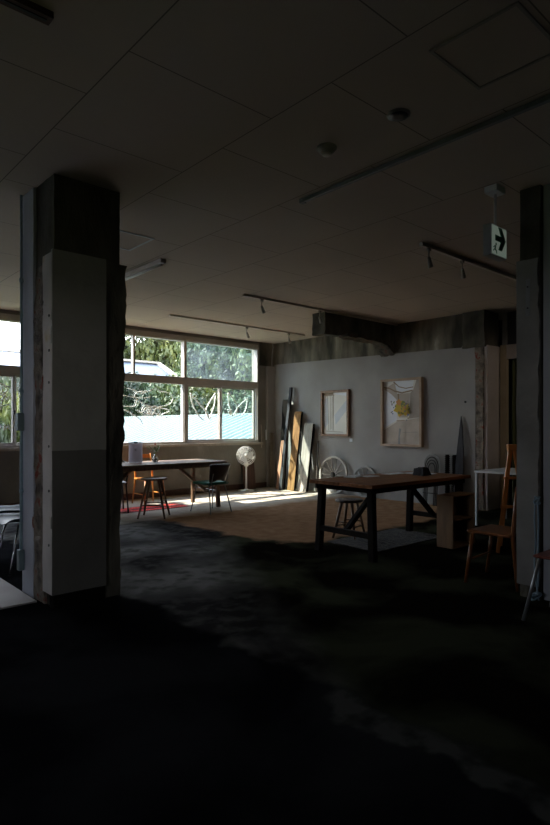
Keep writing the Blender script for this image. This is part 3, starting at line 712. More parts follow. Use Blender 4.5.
# dining chair with green seat: front is +Y
gc = thing('dining_chair', 'chair with green seat, dark curved back and thin metal legs at the far table', 'chair', (5.18, 7.27, 0), .04)
MB().box((-.20, -.19, .425), (.20, .21, .465)).build('seat', 'green_seat', gc, .018)
bk = MB(); nx, nz = 10, 8; vs = []
for j in range(nz + 1):
    v_ = j / nz
    for i in range(nx + 1):
        u = -1 + 2 * i / nx
        hw = .15 + .05 * v_ ** .7; z = .47 + .27 * v_ + (-.012 * u * u if j == nz else 0)
        if j == 0: z += .05 * max(0, 1 - (u / .45) ** 2)
        vs.append((u * hw, -.20 - .09 * v_ + .05 * u * u, z))
fs = [(j * (nx + 1) + i, j * (nx + 1) + i + 1, (j + 1) * (nx + 1) + i + 1, (j + 1) * (nx + 1) + i) for j in range(nz) for i in range(nx)]
bk.add(vs, fs, 0, True); bo = bk.build('backrest', 'chair_back_brown', gc)
so_ = bo.modifiers.new('thick', 'SOLIDIFY'); so_.thickness = .012
for sx in (-1, 1):
    MB().cyl((sx * .21, .24, 0), (sx * .15, .15, .43), .008, n=8).build('leg', 'steel_grey', gc)
    MB().cyl((sx * .20, -.25, 0), (sx * .15, -.14, .43), .008, n=8).build('leg', 'steel_grey', gc)
    MB().tube([(sx * .15, -.12, .43), (sx * .15, -.20, .45), (sx * .14, -.24, .60)], .008, 8).build('back_bracket', 'steel_grey', gc)

# tall wooden chair with A-shaped back at the right
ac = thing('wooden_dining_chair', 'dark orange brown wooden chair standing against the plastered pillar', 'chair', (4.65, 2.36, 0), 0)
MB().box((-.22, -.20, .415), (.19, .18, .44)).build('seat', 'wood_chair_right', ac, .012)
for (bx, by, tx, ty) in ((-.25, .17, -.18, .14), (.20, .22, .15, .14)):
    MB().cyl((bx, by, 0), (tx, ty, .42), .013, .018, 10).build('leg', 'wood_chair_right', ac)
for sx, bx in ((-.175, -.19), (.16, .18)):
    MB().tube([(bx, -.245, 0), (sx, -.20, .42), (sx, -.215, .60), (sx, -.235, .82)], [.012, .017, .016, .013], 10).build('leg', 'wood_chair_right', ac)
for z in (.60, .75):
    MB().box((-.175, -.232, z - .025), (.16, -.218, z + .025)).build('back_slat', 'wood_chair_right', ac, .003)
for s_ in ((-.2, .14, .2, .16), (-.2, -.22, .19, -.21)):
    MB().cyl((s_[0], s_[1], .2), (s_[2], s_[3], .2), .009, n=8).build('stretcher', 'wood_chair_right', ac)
ea = thing('wooden_easel', 'small glossy orange wooden A-frame easel between the white table and the plastered pillar', 'easel', (5.84, 2.83, 0), math.radians(-41.8))
MB().bar((-.17, -.06, 0), (-.018, 0, 1.10), .034, .026, 0, .030, .024, up=(0, 1, 0)).build('leg', 'wood_easel', ea, .003)
MB().bar((.17, -.06, 0), (.018, 0, 1.10), .034, .026, 0, .030, .024, up=(0, 1, 0)).build('leg', 'wood_easel', ea, .003)
MB().bar((0, .30, 0), (0, .03, 1.06), .03, .024, up=(0, 1, 0)).build('leg', 'wood_easel', ea, .003)
MB().box((-.045, -.02, 1.06), (.045, .03, 1.12)).build('top_block', 'wood_easel', ea, .005)
MB().box((-.10, -.06, .76), (.10, -.02, .785)).build('ledge', 'wood_easel', ea, .003)
MB().box((-.13, -.055, .46), (.13, -.03, .49)).build('crossbar', 'wood_easel', ea, .003)

# metal legged chair at the right edge
mc = thing('metal_leg_chair', 'chair with red brown seat and pale metal legs cut by the right edge', 'chair', (4.06, 1.56, 0), 0)
MB().box((-.20, -.19, .425), (.20, .17, .445)).build('seat', 'red_brown_seat', mc, .010)
for (bx, by, tx, ty) in ((-.235, .215, -.17, .13), (.20, .215, .16, .13), (-.22, -.24, -.17, -.15), (.20, -.24, .16, -.15)):
    MB().cyl((bx, by, 0), (tx, ty, .43), .011, .012, 10).build('leg', 'steel_grey', mc)
MB().box((-.19, -.21, .52), (.19, -.19, .80)).build('backrest', 'red_brown_seat', mc, .008)
for sx in (-1, 1):
    MB().cyl((sx * .15, -.15, .43), (sx * .15, -.195, .60), .009, n=8).build('back_bracket', 'steel_grey', mc)

# shell chairs at the left edge, front is -X
def shell_chair(label, loc, rz, group=None):
    t = thing('shell_chair', label, 'chair', loc, rz)
    prof = [(-.24, .425), (-.20, .445), (-.10, .44), (.02, .43), (.12, .435), (.18, .47), (.215, .56), (.24, .68), (.26, .80)]
    pr = [(p.x, p.z) for p in smooth_path([(a, 0, b) for a, b in prof], 3)]
    n = 12; vs = []; N = len(pr)
    for i, (x, z) in enumerate(pr):
        k = i / (N - 1); hw = .235 * (1 - .25 * max(0, k - .7) / .3) * (1 - .15 * max(0, .15 - k) / .15)
        for j in range(n + 1):
            u = -1 + 2 * j / n
            lift = .045 * abs(u) ** 2.5
            vs.append((x - (lift if k > .62 else 0), u * hw, z + (lift if k <= .62 else 0)))
    fs = [(i * (n + 1) + j, i * (n + 1) + j + 1, (i + 1) * (n + 1) + j + 1, (i + 1) * (n + 1) + j) for i in range(N - 1) for j in range(n)]
    mb = MB(); mb.add(vs, fs, 0, True); o = mb.build('seat_shell', 'shell_plastic', t)
    s = o.modifiers.new('thick', 'SOLIDIFY'); s.thickness = .008
    for sx, bx in ((-1, -.24), (1, .25)):
        for sy in (-1, 1):
            MB().cyl((bx, sy * .22, 0), (sx * .12, sy * .12, .425), .009, n=8).build('leg', 'chrome', t)
    return t
shell_chair('dark glossy shell chair at the left edge, nearest the pillar', (1.83, 5.50, 0), .1)
shell_chair('dark glossy shell chair at the left edge behind the nearer one', (1.93, 6.10, 0), .0)

# ------------------------------------------------------------------ fan
fn = thing('pedestal_fan', 'white pedestal fan standing below the last window', 'fan', (7.37, 9.12, 0), math.radians(-41.8))
# local -Y looks to the camera
MB().lathe([(.165, 0), (.165, .012), (.15, .022), (.05, .035), (.03, .05)], 28).build('base', 'fan_white', fn)
MB().cyl((0, 0, .04), (0, 0, .60), .021, .016, 14).build('pole', 'fan_white', fn)
MB().box((-.04, -.03, .50), (.04, .05, .60)).build('control_box', 'fan_white', fn, .01)
rotm = Matrix.Translation((0, 0, .72)) @ Matrix.Rotation(PI / 2, 4, 'X')
MB().lathe([(.05, -.12), (.06, -.08), (.06, -.02), (.045, 0)], 18, 0, rotm).build('motor', 'fan_white', fn)
g = MB()
for rr, dd in ((.19, .0), (.165, .030), (.13, .05), (.09, .062), (.045, .068)):
    for s in (-1, 1):
        g.tube([rotm @ Vector((rr * math.cos(a * 2 * PI / 28), rr * math.sin(a * 2 * PI / 28), .04 + s * dd)) for a in range(28)], .0035 if rr < .19 else .007, 5, closed=True)
for k in range(36):
    a = 2 * PI * k / 36
    for s in (-1, 1):
        g.tube([rotm @ Vector((r_ * math.cos(a + .25 * (1 - r_ / .19)), r_ * math.sin(a + .25 * (1 - r_ / .19)), .04 + s * d_)) for r_, d_ in ((.03, .07), (.09, .062), (.13, .05), (.165, .03), (.19, 0))], .0020, 4, caps=False)
g.build('grille', 'fan_white', fn)
for k in range(3):
    a0 = 2 * PI * k / 3; vs = []
    for i in range(6):
        r_ = .03 + .13 * i / 5; w_ = .35 + .35 * math.sin(PI * (i + 1) / 7)
        for s in (-1, 1): vs.append(rotm @ Vector((r_ * math.cos(a0 + s * w_), r_ * math.sin(a0 + s * w_), .04 + s * .018)))
    b_ = MB(); b_.add(vs, [(2 * i, 2 * i + 1, 2 * i + 3, 2 * i + 2) for i in range(5)], 0, True); b_.build('blade', 'fan_blade', fn)
MB().lathe([(.032, .0), (.035, .09), (.028, .112), (.01, .114)], 16, 0, rotm).build('hub', 'fan_white', fn)
lb = MB().box((-.16, -.012, 0), (.16, .012, .62)); lo_ = lb.build('wooden_board', 'dark_board', None, .003, loc=(7.62, 9.31, 0))
lo_.rotation_euler = (-.12, 0, 0)
tag(lo_, 'dark brown board leaning on the wall behind the white fan', 'board')

# ------------------------------------------------------------------ rugs
def rug(name, label, x0, x1, y0, y1, mats, wave=.012, cat='rug'):
    mb = MB(); nx, ny = 40, 14; vs = []
    for j in range(ny + 1):
        for i in range(nx + 1):
            x = x0 + (x1 - x0) * i / nx; y = y0 + (y1 - y0) * j / ny
            w_ = noise.noise(Vector((x * 2.0, y * 3.2, 1)))
            e = .02 * noise.noise(Vector((x * 5, y * 5, 4)))
            vs.append((x - (x0 + x1) / 2 + e, y - (y0 + y1) / 2 + e, .006 + wave * max(0, w_) * 2))
    mi = []
    for j in range(ny):
        for i in range(nx):
            mb.add([vs[j * (nx + 1) + i], vs[j * (nx + 1) + i + 1], vs[(j + 1) * (nx + 1) + i + 1], vs[(j + 1) * (nx + 1) + i]], [(0, 1, 2, 3)],
                   1 if (j in (0, 5, 6, ny - 1)) else 0, True)
    o = mb.build(name, mats, None, loc=((x0 + x1) / 2, (y0 + y1) / 2, 0)); s = o.modifiers.new('t', 'SOLIDIFY'); s.thickness = .006
    return tag(o, label, cat)
rug('red_rug', 'rumpled bright red rug on the sunlit floor under the window table', 3.65, 5.25, 7.95, 8.45, ['rug_red', 'rug_red_dark'], .02)
rug('patterned_rug', 'dark patterned rug on the floor beneath the near trestle table', 4.78, 6.05, 3.74, 4.46, ['rug_dark', 'rug_dark'], .004)

# ------------------------------------------------------------------ things on the tables
ct = thing('clipboard', 'upright lilac grey clipboard card on the window table', 'clipboard', (4.35, 8.12, .746), math.radians(-35))
mt_ = Matrix.Rotation(-.14, 4, 'X')
MB().box((-.105, -.003, 0), (.105, .003, .32), 0, mt_).build('board', 'card_lilac', ct)
MB().box((-.03, -.008, .30), (.03, .002, .325), 0, mt_).build('clip', 'dark_plastic', ct)
MB().box((-.09, -.0045, .02), (.09, -.0032, .29), 0, mt_).build('sheet', 'card_lilac', ct)
MB().bar((0, .004, .22), (0, .10, .0), .03, .004).build('stand_leg', 'card_lilac', ct)
va = thing('glass_vase', 'clear glass bud vase on the window table', 'vase', (4.64, 8.02, .746))
MB().lathe([(.03, 0), (.045, .01), (.05, .05), (.035, .085), (.016, .11), (.018, .135)], 20).build('vase_body', 'jar_glass', va)
MB().lathe([(.028, .004), (.042, .012), (.045, .03), (.0443, .032)], 20).build('water', 'paper_white', va)
pl = thing('plant_sprig', 'leafy green sprig with a red bud standing in the glass vase', 'plant', (4.64, 8.02, .756))
stm = MB(); lf = MB(); random.seed(3)
for k in range(9):
    a = k * 2.4; rr = .05 + .10 * random.random(); zt = .19 + .07 * random.random()
    tip = Vector((rr * math.cos(a), rr * math.sin(a), zt)); stm.tube(smooth_path([(0, 0, .0), (tip.x * .15, tip.y * .15, .13), tip], 4), .002, 5)
    for q in range(5):
        p = Vector((tip.x * (.4 + .15 * q), tip.y * (.4 + .15 * q), .14 + (zt - .14) * (q + 1) / 5))
        d1 = Vector((random.uniform(-1, 1), random.uniform(-1, 1), random.uniform(-.2, .6))).normalized() * .035
        d2 = Vector((-d1.y, d1.x, .01)).normalized() * .012
        lf.add([p, p + d1 * .5 + d2, p + d1, p + d1 * .5 - d2], [(0, 1, 2, 3)], 0, True)
stm.build('stem', 'plant_green', pl); lf.build('leaves', 'plant_green', pl)
MB().lathe([(.004, .26), (.013, .27), (.012, .285), (.004, .295)], 10).build('bud', 'flower_red', pl)

def crumple(name, label, cat, loc, sx, sy, sz, m, seed):
    mb = MB(); mb.rough((-sx, -sy, 0), (sx, sy, sz), .02, .012, seed, freq=12, fn=lambda p: Vector((p.x * (1 - .25 * p.z / sz), p.y * (1 - .25 * p.z / sz), p.z)))
    mb.v = [Vector((v.x, v.y, max(v.z, .001))) for v in mb.v]
    return tag(mb.build(name, m, None, loc=loc), label, cat)
crumple('cloth_bag', 'crumpled black cloth bag on the near trestle table', 'bag', (5.66, 3.80, .746), .085, .07, .085, 'cloth_black', 5)
def paper(loc, sx, sy, rz, label, h=.003, m='paper_white', name='paper_sheet'):
    mb = MB(); mb.box((-sx, -sy, 0), (sx, sy, h)); o = mb.build(name, m, None, loc=loc); o.rotation_euler = (0, 0, rz); return tag(o, label, 'paper')
paper((4.90, 4.18, .746), .10, .07, .3, 'white booklet with lifted cover at the far left edge of the near table', .012, name='booklet')
paper((5.10, 4.12, .746), .10, .07, -.1, 'white sheet lying right of the booklet on the near table')
paper((5.86, 3.98, .746), .13, .17, .05, 'wide white sheet right of the black bag on the near table')
paper((5.62, 4.16, .746), .17, .07, .0, 'white sheet at the far edge of the near table, left of the black bag')

# crate with shelf, open side -Y
cr = thing('wooden_crate', 'upright open wooden crate with inner shelf in front of the near table', 'crate', (5.73, 3.465, 0))
MB().box((-.23, -.10, 0), (-.212, .095, .55)).build('side_panel', 'wood_crate', cr, .002)
MB().box((.212, -.10, 0), (.23, .095, .55)).build('side_panel', 'wood_crate', cr, .002)
MB().box((-.23, -.10, .55), (.23, .095, .565)).build('top_panel', 'wood_crate', cr, .002)
MB().box((-.212, -.10, 0), (.212, .095, .016)).build('bottom_panel', 'wood_crate', cr)
MB().box((-.212, .08, .016), (.212, .095, .55)).build('back_panel', 'wood_crate_in', cr)
MB().box((-.212, -.09, .29), (.212, .08, .303)).build('shelf', 'wood_crate', cr)
cr.location.y = 3.405 - .0; cr.location.x = 5.72

# white metal table frame right
wt = thing('white_metal_table', 'narrow white metal frame table in front of the broken column', 'table', (7.46, 3.6, 0))
MB().box((-.43, -.32, .70), (.43, .32, .725)).build('tabletop', 'white_metal', wt, .003)
for sx in (-1, 1):
    for sy in (-1, 1):
        MB().box((sx * .405 - .014, sy * .30 - .014, 0), (sx * .405 + .014, sy * .30 + .014, .70)).build('leg', 'white_metal', wt, .002)

# ------------------------------------------------------------------ leaning timber in the corner
def plank(name, label, y, z, w, th, m, edge_m, base_out=.17, dy=.0, live=0.0, seed=0, rz=0.0, taper=1.0):
    t = thing(name, label, 'timber', (XB - .10 - base_out, y, 0))
    L_ = math.hypot(z, base_out); ang = math.atan2(base_out, z)
    mb = MB(); n = 24; pts = []
    for i in range(n + 1):
        v_ = i / n; e = live * noise.noise(Vector((seed, v_ * 5, 0))) * 2; pts.append((-w / 2 * (1 + (taper - 1) * v_) + e, v_ * L_))
    for i in range(n, -1, -1):
        v_ = i / n; e = live * noise.noise(Vector((seed + 9, v_ * 6, 0))) * 2; pts.append((w / 2 * (1 + (taper - 1) * v_) + e, v_ * L_))
    # local frame: width along Y, length tilted towards +X, thickness along +X
    R_ = Matrix.Rotation(dy, 4, 'X') @ Matrix.Rotation(ang, 4, 'Y') @ Matrix(((0, 0, 1, 0), (-1, 0, 0, 0), (0, 1, 0, .002), (0, 0, 0, 1)))
    mb.prism(pts, th, 0, R_)
    o = mb.build('board', m, t, .004)
    if edge_m:
        mb2 = MB(); mb2.prism([(w / 2 - .001 , .01), (w / 2 + .012, .01), (w / 2 * taper + .012, L_ - .01), (w / 2 * taper - .001, L_ - .01)], th, 0, R_)
        mb2.build('dark_edge', edge_m, t)  # separate dark strip along one long edge
    return t
plank('timber_slab', 'dark live-edged slab leaning in the corner, leftmost of the timbers', 8.93, 1.88, .20, .035, 'wood_black', None, .16, 0, .014, 3)
plank('timber_strip', 'pinkish brown strip leaning in front of the dark live-edged slab', 8.93, 1.42, .09, .02, 'wood_pink', None, .26, -.03, .01, 5)
plank('timber_post', 'tall slim slate-grey post with black tip leaning in the corner', 8.80, 2.13, .085, .05, 'wood_slate', None, .30, .0, .0, 1, taper=.75)
plank('timber_plank', 'brown plank leaning between the slim post and the wide grey board', 8.57, 1.62, .20, .04, 'wood_brown', 'wood_black', .22, .0, .002, 2)
plank('timber_board', 'wide weathered grey board leaning on the wall, split by sun stripes', 8.26, 1.37, .25, .045, 'wood_grey', 'wood_black', .20, .0, .001, 4)
plank('timber_stick', 'thin brown stick leaning right of the wide grey board', 7.96, 1.02, .03, .02, 'wood_dark', None, .10, -.04, .0, 4)
# notched rack in the corner
nr = MB(); nr.box((-.035, -.02, 0), (.035, .02, 1.18))
for k in range(26):
    z = .04 + k * .044
    nr.box((-.075, -.026, z), (.075, .026, z + .020))
tag(nr.build('notched_post', 'coil_wood', None, loc=(8.26, 9.36, 0)), 'tall notched ribbed wooden post standing in the corner by the window', 'post')
tag(MB().tube(smooth_path([(0, 0, .50), (.004, -.01, .40), (-.01, 0, .30), (-.02, 0, .12), (-.02, 0, 0)], 5), .005, 6).build('ceiling_cable', 'rail_pale', None, loc=(8.30, 9.36, H - .5)),
    'thin pale cable hanging from the ceiling in the window corner', 'cable')
wc = thing('pull_cord', 'pale pull cord and grip hanging beside the last window', 'cord', (8.04, YW - .02, 1.0))
MB().tube([(0, 0, -.15), (.01, 0, .1), (0, 0, .35)], .012, 8).build('cord', 'sill', wc)
MB().cyl((.14, 0, .02), (.14, 0, .24), .018, n=10).build('grip', 'paper_white', wc)

# ------------------------------------------------------------------ pictures
def framed(label, y0, y1, z0, z1, fw, depth, fm_, arts, name='framed_picture'):
    t = thing(name, label, 'picture', (XB, (y0 + y1) / 2, (z0 + z1) / 2))
    hy, hz = (y1 - y0) / 2, (z1 - z0) / 2
    f = MB(); f.box((-depth, -hy, -hz), (-.001, hy, -hz + fw)).box((-depth, -hy, hz - fw), (-.001, hy, hz)).box((-depth, -hy, -hz + fw), (-.001, -hy + fw, hz - fw)).box((-depth, hy - fw, -hz + fw), (-.001, hy, hz - fw))
    f.build('picture_frame', fm_, t, .002)
    iy, iz = hy - fw, hz - fw
    # canvas coordinates: u 0..1 left to right as seen, v 0..1 bottom to top
    mats = []; mb = MB(); d = -.012
    def P_(u, v, k): return (d - .0006 * k, iy - 2 * iy * u, -iz + 2 * iz * v)
    mb.add([P_(0, 0, 0), P_(1, 0, 0), P_(1, 1, 0), P_(0, 1, 0)], [(0, 1, 2, 3)], 0); mats.append(arts[0])
    for k, (m, poly) in enumerate(arts[1]):
        if m not in mats: mats.append(m)
        mb.add([P_(u, v, k + 1) for u, v in poly], [list(range(len(poly)))], mats.index(m))
    mb.build('artwork', mats, t)
    return t
def ln(u0, v0, u1, v1, w):
    return [(u0 - w, v0), (u0 + w, v0), (u1 + w, v1), (u1 - w, v1)]
a1 = [('art_blue', [(.45, .45), (1, .85), (1, .6), (.5, .22)]), ('art_blue', [(0, .1), (.2, .25), (.2, .9), (0, .8)]),
      ('art_line', ln(.22, .08, .17, .97, .008)), ('art_line', ln(.30, .1, .28, .95, .008)), ('art_line', ln(.40, .08, .42, .95, .012)), ('art_line', ln(.34, .12, .38, .9, .005)),
      ('art_line', [(.1, .06), (.8, .04), (.8, .05), (.1, .075)]), ('art_line', [(.1, .92), (.45, .93), (.45, .945), (.1, .94)]),
      ('art_line', [(.0, .94), (.42, .95), (.42, 1), (0, 1)]), ('art_white', [(.46, .96), (.98, .9), (.98, .98), (.5, .98)])]
framed('smaller wood-framed picture with pale sheet and thin vertical lines, left one of two', 7.24, 7.97, 1.12, 2.02, .045, .06, 'frame_wood', ('paper_art', a1))
def blob(u, v, r, n=9, s=0):
    return [(u + r * 1.3 * math.cos(2 * PI * k / n) * (1 + .3 * math.sin(3 * k + s)), v + r * math.sin(2 * PI * k / n) * (1 + .3 * math.cos(2 * k + s))) for k in range(n)]
random.seed(11)
a2 = [('art_white', [(0, .25), (.36, .38), (.34, .78), (0, .88)]), ('art_beige', [(0, 0), (1, 0), (1, .42), (.62, .38), (.38, .36), (0, .22)]),
      ('art_taupe', [(.68, .4), (1, .42), (1, 1), (.88, 1), (.80, .85), (.72, .8)]), ('art_white', [(.25, 1), (.82, 1), (.78, .86), (.45, .82), (.32, .88)]),
      ('art_beige', [(0, .88), (.30, .98), (.36, .82), (.40, .66), (.33, .72), (.2, .8)]),
      ('art_line', [(0, .9), (.15, .88), (.3, .83), (.5, .80), (.78, .83), (.78, .85), (.5, .82), (.3, .855), (.15, .905), (0, .92)]),
      ('art_line', [(.26, .98), (.42, .90), (.6, .87), (.8, .885), (.8, .90), (.6, .885), (.42, .915), (.28, 1)]),
      ('art_beige', [(.36, .8), (.72, .8), (.66, .42), (.42, .42)]), ('art_line', [(.38, .80), (.42, .80), (.44, .62), (.40, .62)]), ('art_yellow', blob(.44, .56, .11, 11, 2)), ('art_yellow', blob(.62, .52, .07, 11, 4)), ('art_olive', blob(.55, .62, .06, 9, 1)), ('art_beige', blob(.56, .72, .05, 9, 3)), ('art_orange', blob(.41, .66, .05, 9, 3))]
for k in range(60):
    bu, bv = random.gauss(.53, .085), random.gauss(.55, .07)
    a2.append((random.choice(['art_yellow', 'art_orange', 'art_olive', 'art_yellow', 'art_yellow', 'art_line']), blob(min(.75, max(.36, bu)), min(.72, max(.38, bv)), random.uniform(.010, .026), 7, k)))
for k in range(16): a2.append((random.choice(['art_navy', 'art_olive', 'art_grey']), blob(random.choice([random.uniform(.24, .36), random.uniform(.24, .36), random.uniform(.66, .74)]), random.uniform(.36, .68), random.uniform(.010, .018), 7, k)))
a2 += [('art_grey', [(.44, .0), (.50, .0), (.49, .12), (.53, .24), (.47, .25), (.45, .12)]), ('art_line', [(.40, .36), (.62, .37), (.62, .38), (.40, .375)]), ('art_grey', [(.56, .18), (.96, .19), (.96, .195), (.56, .185)])]
framed('larger wood-framed picture with a yellow flower cluster on beige, right one of two', 5.61, 6.47, .96, 2.15, .04, .07, 'frame_wood_pale', ('paper_art', a2))
tag(MB().box((-.004, -.035, -.03), (.001, .035, .03)).build('caption_card', 'paper_white', None, loc=(XB, 7.22, 1.05)), 'tiny white card on the wall below the smaller picture', 'card')
tag(MB().lathe([(.018, 0), (.018, .012), (.008, .016)], 12, 0, Matrix.Rotation(-PI / 2, 4, 'Y')).build('wall_knob', 'dark_plastic', None, loc=(XB, 4.83, 1.70)), 'small black knob on the grey wall near the broken column', 'knob')

# ------------------------------------------------------------------ wheels
def wheel(label, y, r, tilt, m_rim, m_spoke, spokes=14, x_out=.10):
    t = thing('spoked_wheel', label, 'wheel', (XB - x_out, y, 0))
    t.rotation_euler = (0, tilt, 0)
    n = 40
    mx = Matrix.Translation((0, 0, r + .002)) @ Matrix.Rotation(PI / 2, 4, 'Y')
    rim = MB(); vs = []; fs = []
    sec = [(r, -.02), (r, .02), (r - .035, .018), (r - .035, -.018)]
    for k in range(n):
        a = 2 * PI * k / n
        for rr, zz in sec: vs.append(mx @ Vector((rr * math.cos(a), rr * math.sin(a), zz)))
    for k in range(n):
        for q in range(4): fs.append((k * 4 + q, k * 4 + (q + 1) % 4, ((k + 1) % n) * 4 + (q + 1) % 4, ((k + 1) % n) * 4 + q))
    rim.add(vs, fs, 0, False); rim.build('rim', m_rim, t)
    MB().lathe([(.03, -.05), (.05, -.04), (.055, 0), (.05, .04), (.03, .05)], 16, 0, mx).build('hub', 'wheel_dark', t)
    for k in range(spokes):
        a = 2 * PI * (k + .5) / spokes
        MB().cyl(mx @ Vector((.045 * math.cos(a), .045 * math.sin(a), 0)), mx @ Vector(((r - .03) * math.cos(a), (r - .03) * math.sin(a), 0)), .013, .010, 6).build('spoke', m_spoke, t)
    return t
wheel('larger spoked wooden wheel leaning on the wall under the smaller picture', 7.61, .365, .06, 'wheel_pale', 'wheel_pale', 14, .09)
wheel('smaller grey spoked wheel leaning on the wall between the two pictures', 6.84, .29, .06, 'wheel_grey', 'wheel_grey', 12, .08)
# arched rack, ribbed posts, pointed plank at the right end of the wall
ar = thing('arched_rack', 'narrow arched metal hoop rack leaning on the wall beyond the near table', 'rack', (XB - .10, 5.42, 0)); ar.rotation_euler = (0, .08, 0)
for q in range(4):
    w_ = .15 - .028 * q
    MB().tube([(0, -w_, 0)] + [(0, w_ * math.cos(PI - a * PI / 12) , .66 - .02 * q + (.19 - .03 * q) * math.sin(a * PI / 12)) for a in range(13)] + [(0, w_, 0)], .010, 7).build('hoop', 'wheel_grey' if q == 0 else 'wheel_dark', ar)
for z in (.2, .45): MB().cyl((0, -.15, z), (0, .15, z), .008, n=7).build('crossbar', 'wheel_dark', ar)
for y, lab in ((5.12, 'left dark ribbed post of the pair against the wall past the near table'), (4.99, 'right dark ribbed post of the pair against the wall past the near table')):
    mb = MB(); prof = [(.038, 0)]
    for k in range(26): prof += [(.040, .01 + k * .032), (.040, .026 + k * .032), (.030, .029 + k * .032), (.030, .039 + k * .032)]
    prof += [(.036, .85)]
    mb.lathe(prof, 14); tag(mb.build('ribbed_post', 'wood_black', None, loc=(XB - .06, y, 0)), lab, 'post')
pk = MB(); pk.prism([(-.10, 0), (.07, 0), (.055, .9), (.02, 1.3), (-.012, 1.48), (-.03, 1.3), (-.08, .7)], .025, 0, Matrix.Rotation(.07, 4, 'Y') @ Matrix(((0, 0, 1, 0), (-1, 0, 0, 0), (0, 1, 0, 0), (0, 0, 0, 1))))
tag(pk.build('pointed_board', 'wood_slate', None, .003, loc=(XB - .14, 4.88, 0)), 'tall pointed weathered board leaning at the right end of the grey wall', 'board')

# blue cable on right pillar edge
cb = thing('blue_cable', 'knotted blue grey cable hanging down the ragged edge of the plastered pillar', 'cable', (4.325, 1.905, 0))
random.seed(5)
kn = [(.005 + .012 * math.sin(k * 1.3), .022 * math.cos(k * 1.9) - .0, .75 + .028 * math.sin(k * 1.1)) for k in range(12)]
MB().tube(smooth_path(kn, 5), .0065, 7).build('knot', 'cable_blue', cb)
for q in (0, 1):
    MB().tube(smooth_path([(0, .01 - .02 * q, .74), (.004, .018 - .03 * q, .6), (.0, .008 - .02 * q, .45), (-.004, .015 - .03 * q, .28), (.0, .0 - .01 * q, .12), (-.01, -.02 + .03 * q, .01)], 6), .006, 7).build('strand', 'cable_blue', cb)
tg = [(-.02 + .035 * math.sin(k * 2.1), .035 * math.cos(k * 1.7), .012 + .055 * abs(math.sin(k * .9))) for k in range(16)]
MB().tube(smooth_path(tg, 5), .006, 7).build('tangle', 'cable_blue', cb)

# ------------------------------------------------------------------ outside
struct('ground', MB().box((-60, -60, -4.2), (90, 110, -4)), 'ground', 'grassy ground outside', 'ground')
rf = MB(); xr, zr, sl = 15.5, 1.80, .34; x0 = 9.5; y0, y1 = 10.6, 31.5; pitch = .44
yy = y0; k = 0
vs = []; fs = []
while yy < y1:
    for dy, dz in ((0, 0), (.03, .10), (.09, .10), (.12, 0), (.40, -.02)):
        vs.append((x0, yy + dy, zr - sl * (xr - x0) + dz)); vs.append((xr, yy + dy, zr + dz))
    yy += pitch
n = len(vs) // 2
for i in range(n - 1): fs.append((2 * i, 2 * i + 1, 2 * i + 3, 2 * i + 2))
hs = thing('teal_roofed_building', 'neighbouring building with pale teal ribbed metal roof outside the windows', 'building', (8, 20, -4))
rf.add(vs, fs); rf.v = [v - Vector((8, 20, -4)) for v in rf.v]; rf.build('metal_roof', 'teal_roof', hs)
MB().box((xr - .1 - 8, y0 - 20, zr + 3.98), (xr + .15 - 8, y1 - 20, zr + 4.09)).build('ridge_cap', 'teal_roof', hs)
MB().add([(x0 - 8 + .3, y0 - 20, 0), (xr - 8, y0 - 20, 0), (xr - 8, y0 - 20, zr + 3.9), (x0 - 8 + .3, y0 - 20, zr + 3.9 - sl * (xr - x0))], [(0, 1, 2, 3)]).box((xr - 8 - .2, y0 - 20, 0), (xr - 8, y1 - 20, zr + 3.9)).build('wall', 'house_wall', hs)
hb = thing('gabled_house', 'distant house with blue grey slate roof and pale gable trim above the trees', 'house', (14, 40, -4))
def rel(p): return (p[0] - 14, p[1] - 40, p[2] + 4)
E1, R1, ze, zr2 = 36.7, 40.0, 4.75, 6.25
xa, xb = -6, 23.4
MB().add([rel(p) for p in ((xa, E1, ze), (xb, E1, ze), (xb, R1, zr2), (xa, R1, zr2), (xb, 43.3, ze), (xa, 43.3, ze))], [(0, 1, 2, 3), (3, 2, 4, 5)]).build('roof', 'slate_roof', hb)
MB().add([rel(p) for p in ((xa, E1 - .05, ze + .04), (17.2, E1 - .05, ze + .04), (17.2, R1, zr2 + .04), (xa, R1, zr2 + .04))], [(0, 1, 2, 3)]).build('roof_glare', 'roof_glare', hb)  # pale sheet paints sun glare over the left part of the roof
tr = MB(); tr.bar(rel((xb, E1 - .2, ze)), rel((xb, R1, zr2 + .08)), .35, .16).bar(rel((xb, 43.5, ze)), rel((xb, R1, zr2 + .08)), .35, .16)
tr.bar(rel((xa, R1, zr2 + .1)), rel((xb, R1, zr2 + .1)), .3, .16)
tr.build('roof_trim', 'trim_white', hb)
MB().box(rel((xa + .3, E1 + .4, -4)), rel((xb - .4, 43, ze))).build('wall', 'house_wall', hb)

